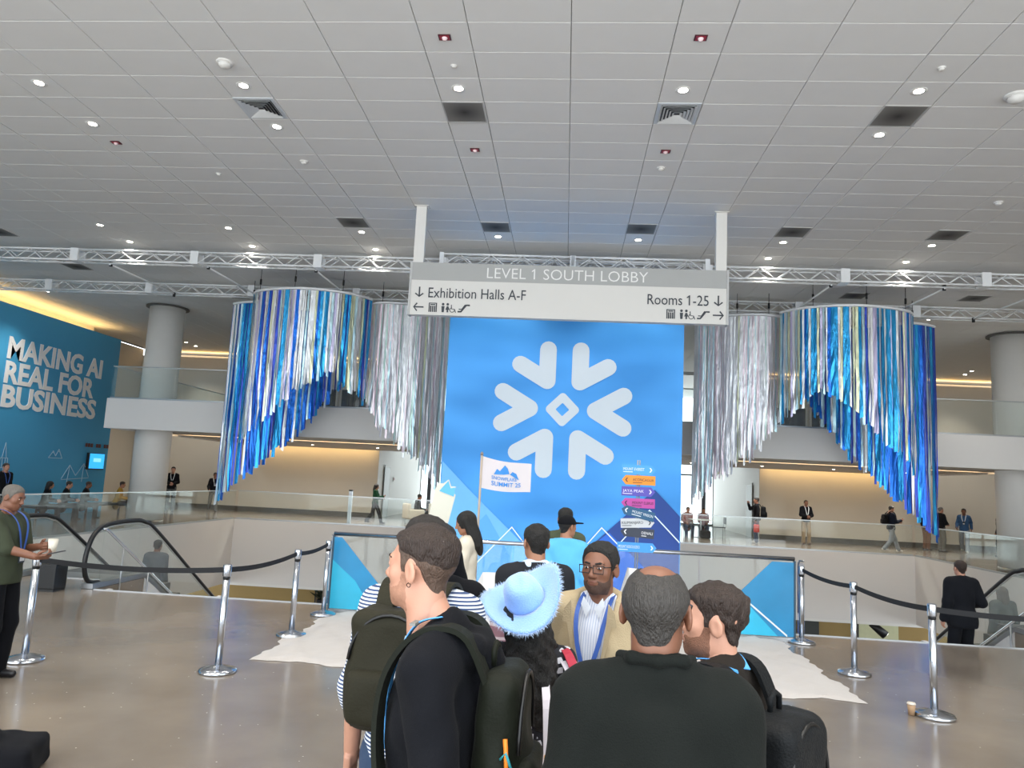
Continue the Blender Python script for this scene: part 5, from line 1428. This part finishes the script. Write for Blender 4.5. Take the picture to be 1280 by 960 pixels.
# --- woman with fluffy blue cowboy hat
P = Person('woman with curly black hair wearing a fluffy blue cowboy hat', (-.125,3.05,0), math.radians(8), 1.5, 'brown', .0115, .007, fem=True)
P.hr = math.radians(-14); P.hp = math.radians(-6); P.hand = {-1: (-.22,.2,1.05), 1: (.2,.15,.95)}; P.solve()
P.body().hair('curly', 'black', 3, .008)
def diamond_mat():
    m = bpy.data.materials.new('black and white print'); m.use_nodes = True; nt = m.node_tree; b = nt.nodes['Principled BSDF']; b.inputs['Roughness'].default_value = .8
    tc = nt.nodes.new('ShaderNodeTexCoord'); mp = nt.nodes.new('ShaderNodeMapping'); mp.inputs['Rotation'].default_value = (.1, .2, .78); mp.inputs['Scale'].default_value = (1, 1, 1)
    v = nt.nodes.new('ShaderNodeTexVoronoi'); v.distance = 'CHEBYCHEV'; v.inputs['Scale'].default_value = 24; v.inputs['Randomness'].default_value = .25
    nt.links.new(tc.outputs['Object'], mp.inputs[0]); nt.links.new(mp.outputs[0], v.inputs['Vector'])
    r = nt.nodes.new('ShaderNodeValToRGB'); r.color_ramp.interpolation = 'CONSTANT'; r.color_ramp.elements[0].color = lin('#c9c6cc'); r.color_ramp.elements[1].position = .3; r.color_ramp.elements[1].color = lin('#14131c')
    nt.links.new(v.outputs['Distance'], r.inputs[0]); nt.links.new(r.outputs[0], b.inputs['Base Color']); return m
P.top(diamond_mat(), .02, .75, .85, 1.5, 'patterned_blouse', .005, 12)
P.trousers(black_c).shoes(shoe_b)
hat_m = M('fluffy hat blue', '#8fb8f2', .9, var=.08, bump=.4, bscale=140, sheen=.6)
hatR = P.RH@rotm(0, math.radians(30), math.radians(-14)); hatc = P.hc+P.RH@np.array([0,-.035,.06])
F = Field(); F.ell((0,0,.02), (.094,.108,.075), .02); F.ell((0,0,.075), (.078,.095,.06), .03); F.cap((0,-.06,.145), (0,.07,.145), .022, .022, .03, -1)
F.clips.append(lambda X, Y, Z: -.035-Z+0*X+0*Y)
hat = link('cowboy_hat', np_mesh('cowboy_hat', [xf(F.mesh(.008), hatR, hatc)], hat_m), P.t)
vs = []; fs = []; n, m_ = 48, 7
def brim_pt(a, u, dz=0):
    r = .09+.1*u; x = r*math.cos(a)*1.0; y = (r*1.18)*math.sin(a)
    z = .085*(u**1.6)*(math.cos(a)**2)**1.2-.012*u*(1-math.cos(a)**2)
    return np.array([x, y, z+dz])
for lay in (0, 1):
    for j in range(m_):
        for i in range(n): vs.append(brim_pt(2*PI*i/n, j/(m_-1), .004 if lay else -.004))
o = m_*n
for j in range(m_-1):
    for i in range(n):
        a, b, c, d = j*n+i, j*n+(i+1) % n, (j+1)*n+(i+1) % n, (j+1)*n+i
        fs += [(a, d, c, b), (o+a, o+b, o+c, o+d)]
for i in range(n):
    a, b = (m_-1)*n+i, (m_-1)*n+(i+1) % n; fs.append((a, o+a, o+b, b)); a, b = i, (i+1) % n; fs.append((a, b, o+b, o+a))
vs = np.array(vs)@hatR.T+hatc
MB().add([tuple(v) for v in vs], fs).build('brim', hat_m, hat, True, fix=False)
r = np.random.RandomState(3); mb = MB()
for i in range(2600):
    a = r.uniform(0, 2*PI); p = brim_pt(a, 1-abs(r.normal(0, .05)), 0); d = np.array([math.cos(a), math.sin(a), 0])*r.uniform(.3, 1)+r.normal(0, .6, 3); d = d/np.linalg.norm(d)*r.uniform(.012, .03)
    s_ = r.normal(0, 1, 3); s_ = s_/np.linalg.norm(s_)*.0016
    q = [p-s_, p+s_, p+d]; q = [tuple(hatR@v+hatc) for v in q]; mb.add(q, [(0,1,2)])
tag(mb.build('fuzz', M('hat fuzz', '#c3daf8', .9, var=.05), hat, fix=False), kind='stuff')
# tote on her shoulder
W_ = Matrix.Translation(P.t.location) @ Matrix.Rotation(P.t.rotation_euler[2], 4, 'Z')
tb = thing('tote_bag', 'white tote bag with small blue logo and long straps', 'bag', P.t.location, P.t.rotation_euler[2])
F = Field(); F.box((.11,-.2,.72), (.14,.02,.19), .02, .02); F.noise = nz(.006, 18, 20, 14, 4)
link('sack', np_mesh('sack', [F.mesh(.012)], M('tote canvas', '#d7d0d6', .8, var=.05)), tb)
for x in (.075, .18): band([(x,-.215,.9),(x-.01,-.2,1.1),(x*.9,-.115,1.2),(.12,-.01,1.272),(x,.1,1.2),(x,.05,1.0)], (1,0,0), .03, .004, 'strap', MATS['tote canvas'], tb)
o = MB(); o.tube([(.115+.016*math.cos(a), -.245, .77+.016*math.sin(a)) for a in [i*PI/8 for i in range(16)]], .004, 6, closed=True); o.build('logo_ring', M('logo navy', '#2d5f9a', .6), tb)
box('logo_dot', .112, .118, -.248, -.243, .767, .773, MATS['logo navy'], tb)
box('yellow_lining', .06, .17, -.22, -.19, .93, .945, M('yellow lining', '#e0a63a', .7), tb)
t = thing('red_strap', 'red shoulder strap across the patterned blouse', 'strap', P.t.location, P.t.rotation_euler[2])
band([(.235,-.1,.98),(.215,-.13,1.1),(.185,-.115,1.2),(.15,-.05,1.275),(.13,.05,1.25),(.11,.13,1.1)], (1,0,0), .035, .006, 'webbing', M('red webbing', '#b3213c', .6), t)
box('buckle', .215, .255, -.12, -.09, .96, .98, dark_m, t)

# --- colour-block sweater man
P = Person('man in black sweater with pink striped lower half, seen from behind', (-.16,4.65,0), math.radians(12), 1.66, 'tan', .0125, .0065, bulk=1.1)
P.hy = math.radians(10); P.solve().body().hair('short', 'black', 7, .007)
sw_m = stripes('colour block knit', [(0,'#946d78'),(.112,'#c9b9bd'),(.132,'#946d78'),(.196,'#c9b9bd'),(.216,'#8d6671'),(.264,'#4a3b43'),(.32,'#946d78'),(.372,'#c9bdc0'),(.386,'#090c16')], 1.0, 2, -.93)
sw2 = sw_m.copy(); 
P.top(sw_m, .028, 1, .9, 1.5, 'sweater', .005, 14)
P.trousers(dark_t).shoes(shoe_b)
F = Field().cap((-.05,-.04,1.495), (.05,-.04,1.495), .045, k=.02).cap((-.06,.01,1.49), (.06,.01,1.49), .04, k=.02)
link('shirt_collar', np_mesh('shirt_collar', [F.mesh(.01)], cloth('pale blue shirt', '#c4d6ea', .05)), P.t)
MB().tube([tuple(P.RH@np.array(v)+P.hc) for v in ((-.08,-.005,.012),(-.078,.06,.012),(-.06,.095,.01))], .002, 5).build('spectacle_arm', M('spectacle steel', '#9aa0a6', .3, .8), P.t)

# --- man in light blue top and black cap
P = Person('man in light blue top and black cap beside the signpost', (.04,7.3,0), math.radians(-8), 1.62, 'tan', .014, .008, bulk=1.05)
P.hy = math.radians(-35); P.solve().body()
F = head_field(True); m = F.mesh(.008, (-.12,-.15,.0), (.12,.2,.15), lambda D, X, Y, Z: np.maximum(D-.012, .028-Z+0*X))
cap_ = link('cap', np_mesh('cap', [xf(m, P.RH, P.hc)], black_c), P.t)
F = Field().box((0,.13,.04), (.06,.045,.0), .008, .01); link('visor', np_mesh('visor', [xf(F.mesh(.008), P.RH, P.hc)], black_c), cap_)
P.hair('crop', 'black', 4)
P.top(cloth('light blue jersey', '#5fb2ea', .06), .022, .98, .88, 1.5, 'jersey', .005, 20).trousers(jeans).shoes(shoe_w)
# --- olive person behind
P = Person('dark haired person in olive top facing the backdrop', (.02,7.85,0), math.radians(-15), 1.67, 'tan', .015, .008)
P.solve().body().hair('short', 'black', 8); P.top(cloth('olive jersey', '#4f5643', .08), .02, .98, .9, 1.5, 'shirt', .005, 22).trousers(dark_t).shoes(shoe_b)
# --- woman in cream top
P = Person('woman with long black hair in cream top and jeans by the flag', (-.94,7.3,0), math.radians(95), 1.6, 'tan', .013, .0075, fem=True)
P.hp = math.radians(-18); P.hand = {-1: (-.12,.3,1.12), 1: (.12,.3,1.15)}; P.hpose = {-1: 'hold', 1: 'hold'}; P.solve().body().hair('long', 'black', 9, .008)
P.top(cloth('cream knit', '#d9cfbd', .06), .03, .98, .98, 1.5, 'cream_top', .006, 23).trousers(jeans, .012, .012, 1.05).shoes(shoe_w)

# --- man in beige blazer facing the camera
P = Person('man with glasses in beige blazer and blue lanyard facing the camera', (.175,3.42,0), math.radians(160), 1.665, 'brown', .0115, .0045, bulk=1.06, belly=.01)
P.hy = math.radians(-4); P.solve()
P.body().face('black', '#7c4c42').hair('receding', 'black', 10, .0055)
P.beard(M('black stubble', '#4a342a', .7, var=.3, scale=120, bump=.3, bscale=300), .0016, .006)
shirt_m = stripes('fine striped shirting', [(0,'#dadde6'),(.6,'#b6bfd4')], .012, 0)
P.top(shirt_m, .014, .95, .9, 1.53, 'shirt', .003, 31)
P.top(cloth('beige linen', '#b3a182', .1, .3, 180), .032, .96, .78, 1.53, 'blazer', .005, 32, shoulder=.006, opening=[(.78,.05),(1.05,.035),(1.3,.065),(1.45,.085),(1.6,.09)], flare=.01)
for q in (-1, 1):
    MB().prism([(q*.01,1.465),(q*.045,1.515),(q*.056,1.48),(q*.03,1.425)], 'y', .1, .106).build('shirt_collar', cloth('white collar', '#dfe3ea', .03), P.t)
    MB().prism([(q*.088,1.5),(q*.12,1.46),(q*.128,1.40),(q*.105,1.40),(q*.045,1.13),(q*.04,1.15),(q*.075,1.36)], 'y', .148, .154).build('lapel', MATS['cloth beige linen'], P.t)
P.trousers(dark_t).shoes(shoe_br)
lanyard(P, lany2, yo=.02, zlow=1.2, w=.02)
gm_ = M('black acetate', '#121214', .25)
gl = []
for q in (-1, 1):
    c = q*.0335
    pts = [(c-.026,.104,.022),(c+.026,.104,.022),(c+.0245,.104,-.012),(c-.0235,.104,-.012)]
    o = MB().tube([tuple(P.RH@np.array(v)+P.hc) for v in pts], .0026, 6, closed=True).build('glasses_rim', gm_, P.t, True)
    MB().tube([tuple(P.RH@np.array(v)+P.hc) for v in ((q*.06,.103,.018),(q*.078,.06,.016),(q*.08,-.005,.012))], .0024, 6).build('glasses_arm', gm_, P.t, True)
MB().tube([tuple(P.RH@np.array(v)+P.hc) for v in ((-.008,.105,.012),(0,.107,.014),(.008,.105,.012))], .0024, 6).build('glasses_bridge', gm_, P.t, True)

# --- man in dark grey suit (back to camera)
P = Person('man in dark grey suit jacket with thinning hair, back to the camera', (.235,1.88,0), math.radians(-3), 1.735, 'brown', .0105, .005, bulk=1.0)
P.hy = math.radians(-12); P.solve().body().hair('bald', 'salt', 11, .005)
P.top(cloth('white shirt', '#d8dadd', .03), .012, .95, .92, 1.545, 'shirt', .0, 1)
P.top(suit_c, .03, 1.0, .76, 1.55, 'suit_jacket', .007, 41, shoulder=0, flare=.015, opening=[(.76,.05),(1.1,.03),(1.45,.08),(1.6,.09)])
F = Field()
for a, b in zip([(-.085,.0,1.53),(-.06,-.062,1.54),(0,-.08,1.54),(.06,-.062,1.54)], [(-.06,-.062,1.54),(0,-.08,1.54),(.06,-.062,1.54),(.085,.0,1.53)]): F.cap(a, b, .014, k=.012)
link('jacket_collar', np_mesh('jacket_collar', [F.mesh(.007)], suit_c), P.t)
P.trousers(suit_c).shoes(shoe_b)
for q in (-1, 1): MB().tube([tuple(P.RH@np.array(v)+P.hc) for v in ((q*.062,.1,.015),(q*.08,.06,.015),(q*.082,-.005,.012))], .0022, 6).build('glasses_arm', gm_, P.t, True)
suit_man = P

# --- bearded man with backpack
P = Person('bearded man with wavy brown hair turned left, wearing a backpack', (.475,2.36,0), math.radians(50), 1.635, 'fair', .0105, .0048)
P.hy = math.radians(30); P.hp = .02; P.solve()
P.body().face('brown', '#b5766a').hair('messy', 'brown', 13, .005)
P.beard(M('brown beard', '#7a5340', .8, var=.35, scale=120, bump=.5, bscale=300), .0026)
P.top(cloth('dark brown overshirt', '#241f1b', .12), .026, 1.0, .88, 1.53, 'overshirt', .006, 44)
for q in (-1, 1): band([(q*.03,-.09,1.505),(q*.07,-.03,1.535),(q*.08,.06,1.51),(q*.07,.125,1.4),(q*.04,.15,1.25)], (1,0,.2*q), .024, .003, 'lanyard', lany, P.t)
P.trousers(dark_t).shoes(shoe_b)
backpack('black backpack with top handle worn by the bearded man', P, cloth('black ripstop', '#121416', .15, .3, 150, .55), .14, .23, .085, 1.19, -.225, seed=14)

# --- man with cup and phone at left
P = Person('man in olive short sleeved shirt looking at his phone with a cup', (-4.9,6.35,0), math.radians(-88), 1.67, 'brown', .0125, .0065, bulk=1.1, belly=.02)
P.hp = math.radians(-16); P.hand = {1: (.1,.38,1.12), -1: (-.06,.3,1.2)}; P.elb = {1: (.6,-1,-.6), -1: (-.6,-1,-.6)}; P.hdir = {1: (-.2,1,.12), -1: (.3,1,.1)}; P.palm = {1: (-.5,0,.9), -1: (1,.2,.0)}; P.hpose = {1: 'hold', -1: 'grip'}
P.solve().body().face('dark', '#7c4c42', True).hair('crop', 'grey', 15, .006)
P.top(cloth('olive shirt', '#3c4234', .12), .022, .5, .86, 1.5, 'shirt', .005, 51).trousers(black_c).shoes(shoe_b)
lanyard(P, lany2, zlow=1.15, yo=.02)
man_l = P
t = thing('phone', 'dark mobile phone in the hand of the man at left', 'phone', tuple(P.world((.07,.53,1.165))), math.radians(-88)); t.rotation_euler = (.25, 0, math.radians(-88))
box('casing', -.036, .036, -.07, .07, -.005, .004, M('phone black', '#141518', .3), t, bevel=.003); box('screen', -.032, .032, -.065, .065, .004, .0045, M('phone glass', '#23272e', .1), t)
t = thing('coffee_cup', 'white paper cup held by the man at left', 'cup', tuple(P.world((-.03,.43,1.15))), 0)
MB().lathe([(.0005,0),(.028,0),(.041,.115),(.038,.115),(.026,.006)], 20).build('body', M('paper cup', '#dcd6c8', .7), t, True); MB().lathe([(.0395,.113),(.042,.113),(.042,.118),(.0395,.118)], 20).build('rim', MATS['paper cup'], t, True)

# --- dark bag at bottom left
bg = thing('floor_bag', 'black soft bag lying on the floor at the bottom left corner', 'bag', (-3.5,4.55,0), .3)
F = Field(); F.box((0,0,.1), (.3,.14,.05), .05, .04); F.ell((-.1,0,.18), (.22,.15,.12), .06); F.noise = nz(.012, 14, 14, 14, 3); F.clips.append(lambda X, Y, Z: -Z+0*X+0*Y)
link('sack', np_mesh('sack', [F.mesh(.016)], black_c), bg); MB().tube([(-.2,-.05,.26),(-.15,-.08,.34),(.05,-.08,.32),(.1,-.05,.2)], .012, 6).build('handle', black_m, bg, True)

# --- man in black suit on the stairs, right
P = Person('man in black suit walking down the stairs at right', (6.05,12.02,-.7), math.radians(4), 1.76, 'fair', .015, .008, bulk=1.1)
P.hand = {-1: (-.27,.0,.9), 1: (.24,.18,1.1)}; P.foot = {-1: (-.11,.0,.08), 1: (.11,.12,.08)}; P.solve().body().hair('short', 'brown', 16)
P.top(navy_c if False else cloth('black suiting', '#14161c', .1), .032, 1, .78, 1.52, 'suit_jacket', .004, 61, shoulder=.012, flare=.012).trousers(MATS['cloth black suiting']).shoes(shoe_b)
# --- man at right edge
P = Person('man in brown jacket cut off by the right picture edge', (6.42,10.2,0), math.radians(25), 1.72, 'brown', .015, .008)
P.solve().body().hair('short', 'black', 17); P.top(cloth('brown jacket', '#3d352c', .1), .03, 1, .84, 1.52, 'jacket', .005, 62).trousers(black_c).shoes(shoe_b)
# --- riders on the escalators
P = Person('grey haired rider on the right escalator behind the glass', (7.9,14.3,-1.2), math.radians(5), 1.68, 'fair', .016, .009, fem=True)
P.solve().body().hair('bob', 'grey', 18); P.top(cloth('grey cardigan', '#5d625f', .1), .03, 1, .86, 1.5, 'cardigan', .005, 63).trousers(dark_t).shoes(shoe_b)
P = Person('dark haired rider far down the left escalator', (-7.95,14.4,-1.25), math.radians(10), 1.68, 'brown', .016, .009)
P.solve().body().hair('short', 'black', 19); P.top(grey_c, .025, 1, .88, 1.5, 'shirt', .005, 64).trousers(dark_t).shoes(shoe_b)
# ------------------------------------------------------------------ people across the atrium
def far(label, loc, yaw, H, skin_, hair_, top_, tcol, bcol, pose='stand', hold=None, fem=False, shoes=None, name='jacket', e=.024):
    P = Person(label, loc, math.radians(yaw), H, skin_, .016, .009, fem=fem)
    if pose == 'walk':
        P.foot = {-1: (-.1,.3,.09), 1: (.1,-.32,.14)}; P.hand = {-1: (-.24,-.12,.95), 1: (.24,.2,.97)}; P.pel = np.array([0,0,.94])
    if pose == 'sit':
        P.pel = np.array([0,0,.55]); P.foot = {-1: (-.13,.42,.08), 1: (.13,.44,.08)}; P.hand = {-1: (-.14,.36,.68), 1: (.14,.36,.68)}; P.lean = .18
    if hold == 'phone': P.hand[1] = (.06,.34,1.2); P.hand[-1] = (-.1,.3,1.12); P.elb = {1: (.5,-1,-.6), -1: (-.5,-1,-.6)}; P.hpose[1] = 'hold'; P.palm[1] = (-.3,0,1); P.hp = -.25
    if hold == 'up': P.hand[1] = (.14,.3,1.5); P.elb[1] = (.7,-.2,-1); P.hpose[1] = 'hold'; P.palm[1] = (-1,.2,0); P.hdir[1] = (0,.2,1)
    if hold == 'front': P.hand = {1: (.06,.24,1.1), -1: (-.06,.24,1.08)}; P.elb = {1: (.8,-.6,-.4), -1: (-.8,-.6,-.4)}
    P.solve().body().hair(hair_[0], hair_[1], 1)
    P.top(top_, e, 1, .5 if pose == 'sit' else .88, 1.5, name, .005, int(abs(loc[0])*7) % 50, seat=False)
    P.trousers(bcol, straight=.022).shoes(shoes or shoe_b)
    return P
khaki = cloth('khaki twill', '#8a7558', .08); greyj = cloth('light grey jeans', '#8d939a', .1); greyp = cloth('grey trousers', '#5c5d5c', .1); brownp = cloth('rust trousers', '#6d4630', .1)
greenc = cloth('bottle green', '#1f4a33', .1); bluec = cloth('blue sweater', '#3b5a80', .08); redc = cloth('wine red', '#6d3038', .1); rosec = cloth('dusty rose', '#a06a66', .1)
P = far('man in black jacket standing near the left column with hands together', (-16.3,30.1,0), 205, 1.83, 'fair', ('short','black'), black_c, 0, greyp, 'stand', 'front')
lanyard(P, badge_w, zlow=1.2, yo=.02, badge=False)
P = far('man in black top with white lanyard left of the blue ribbons', (-15.0,31.2,0), 215, 1.7, 'brown', ('short','black'), black_c, 0, greyp, 'walk')
lanyard(P, badge_w, zlow=1.15, yo=.02, badge=False)
P = far('woman in green jacket walking with a phone', (-7.44,29.25,0), -90, 1.58, 'tan', ('bob','dark'), greenc, 0, black_c, 'walk', 'phone', True)
P = far('man holding a phone up with black backpack and red bag', (7.58,30.3,0), 80, 1.77, 'brown', ('short','black'), black_c, 0, jeans, 'stand', 'up', shoes=shoe_w)
backpack('black backpack on the man with the red bag', P, cloth('black bag cloth', '#0f1013', .1), .15, .23, .09, 1.2, -.25, res=.018)
t = thing('red_bag', 'red shopping bag hanging from the hand of the man with backpack', 'bag', tuple(P.world((-.27,.02,.42))), math.radians(80)); 
F = Field().box((0,0,.16), (.04,.09,.13), .02, .02); link('sack', np_mesh('sack', [F.mesh(.016)], M('red carrier', '#c0392f', .6)), t); MB().tube([(0,-.05,.3),(0,-.03,.42),(0,.03,.42),(0,.05,.3)], .005, 5).build('handle', red_m, t)
P = far('man in black jacket and khaki trousers facing the atrium', (9.82,31.4,0), 182, 1.77, 'brown', ('crop','black'), black_c, 0, khaki, 'stand', 'front', shoes=shoe_br)
lanyard(P, badge_w, zlow=1.15, yo=.02)
P = far('man in navy hoodie walking right while looking at a phone', (12.33,29.4,0), -88, 1.74, 'fair', ('short','black'), navy_c, 0, greyj, 'walk', 'phone', shoes=shoe_w)
backpack('small black backpack on the walking man in navy hoodie', P, MATS['cloth black bag cloth'], .14, .2, .08, 1.22, -.24, res=.018)
far('man in dark top and rust trousers beside the right ribbons', (14.75,31.9,0), -75, 1.71, 'brown', ('short','black'), black_c, 0, brownp, 'stand', None)
far('man in black jacket and grey trousers with a friend behind', (15.0,31.2,0), -80, 1.76, 'fair', ('crop','grey'), black_c, 0, greyp, 'stand', 'front')
P = far('man in blue sweater and pale jeans walking left', (16.04,31.5,0), 150, 1.77, 'brown', ('short','black'), bluec, 0, greyj, 'walk', None, shoes=shoe_w)
lanyard(P, badge_w, zlow=1.2, yo=.02)
far('person in navy coat half hidden by the right column', (16.6,30.0,0), 90, 1.72, 'tan', ('short','black'), navy_c, 0, dark_t, 'stand')
# by the blue wall
P = far('man in black blazer standing in front of the tower drawing', (-16.2,20.6,0), 250, 1.72, 'fair', ('short','brown'), black_c, 0, dark_t, 'stand')
lanyard(P, lany2, zlow=1.15, yo=.02)
bench = thing('bench', 'long black bench in front of the blue wall', 'bench', (-16.35, 22.9, 0))
box('seat', -.3, .3, -1.0, 4.2, .38, .46, black_m, bench, bevel=.01)
for y in (-.9, 1.5, 4.1):
    box('leg', -.25, -.2, y-.03, y+.03, 0, .38, dark_m, bench); box('leg', .2, .25, y-.03, y+.03, 0, .38, dark_m, bench)
for (y, lab, hr, tc, bc, sk, fem) in ((22.45,'person with long dark hair bent forward on the bench',('bob','black'),black_c,dark_t,'tan',True),(23.35,'black haired man bent forward on the bench',('short','black'),black_c,dark_t,'fair',False),(24.35,'man in black with close cropped hair seated on the bench',('crop','brown'),black_c,dark_t,'brown',False),(26.3,'seated person in dark jacket with yellow garment near the column',('short','brown'),cloth('ochre jacket','#b08a3a',.1),dark_t,'tan',False)):
    far(lab, (-16.25,y,-.04), -62, 1.66, sk, hr, tc, 0, bc, 'sit', None, fem)
# armchair group left of the backdrop
def armchair(label, loc, yaw, col):
    t = thing('armchair', label, 'armchair', loc, math.radians(yaw)); m = cloth('upholstery '+col, col, .06)
    for nm, c, h, r in (('seat_cushion',(0,0,.33),(.26,.26,.06),.05),('backrest',(0,-.34,.5),(.3,.03,.26),.06),('armrest',(-.36,-.02,.38),(.02,.28,.16),.05),('armrest',(.36,-.02,.38),(.02,.28,.16),.05)):
        link(nm, np_mesh(nm, [Field().box(c, h, r, .02).mesh(.03)], m), t)
    for x in (-.3,.3):
        for y in (-.28,.28): MB().cyl((x,y,0),(x,y,.24),.02,n=8).build('leg', brushed, t)
armchair('cream rounded armchair left of the snowflake backdrop', (-6.2,31.0,0), -60, '#cfc8ba')
far('person in dark clothes sitting in the cream armchair', (-6.15,31.05,-.08), -60, 1.7, 'brown', ('short','black'), black_c, 0, dark_t, 'sit')
armchair('cream armchair partly behind the snowflake backdrop', (-5.4,32.2,0), -80, '#d4cdbf')
far('person in grey sitting farther back beside the backdrop', (-5.35,32.2,-.08), -70, 1.72, 'tan', ('short','dark'), grey_c, 0, dark_t, 'sit')
def cafe_chair(label, loc, yaw):
    t = thing('cafe_chair', label, 'chair', loc, math.radians(yaw))
    box('seat', -.22, .22, -.22, .22, .44, .47, M('chair grey', '#2f3238', .5), t, bevel=.008); box('backrest', -.21, .21, -.25, -.22, .6, .88, MATS['chair grey'], t, bevel=.008)
    for x in (-.19,.19):
        for y in (-.2,.2): MB().cyl((x,y,0),(x*.95,y*.95,.44),.012,n=8).build('leg', brushed, t)
        MB().cyl((x,-.22,.44),(x,-.24,.62),.01,n=8).build('back_post', brushed, t)
ct = thing('cafe_table', 'white table right of the snowflake backdrop', 'table', (5.75,32.1,0))
box('top', -.45, .45, -.45, .45, .72, .75, M('table white', '#d9d8d4', .4), ct, bevel=.006); MB().cyl((0,0,.02),(0,0,.72),.035,n=12).build('column', brushed, ct); MB().lathe([(.28,0),(.28,.02),(.04,.03)],20).build('foot', brushed, ct)
cafe_chair('dark chair nearest the backdrop at the white table', (5.3,32.9,0), 185); cafe_chair('dark chair on the far side of the white table', (6.0,33.0,0), 175); cafe_chair('dark chair at the right of the white table', (6.5,32.1,0), 90)
far('person in dusty rose top sitting at the white table', (5.3,32.88,-.08), 185, 1.72, 'fair', ('short','grey'), rosec, 0, jeans, 'sit')
far('person in wine red top sitting at the white table', (6.0,32.98,-.08), 175, 1.72, 'tan', ('short','brown'), redc, 0, jeans, 'sit')
fb = thing('floor_backpack', 'black backpack lying under the white table', 'backpack', (5.85,31.6,0))
link('sack', np_mesh('sack', [Field().box((0,0,.16), (.14,.1,.1), .06, .02).mesh(.025)], black_c), fb); MB().tube([(-.05,-.1,.3),(0,-.12,.38),(.05,-.1,.3)], .01, 6).build('handle', black_m, fb)
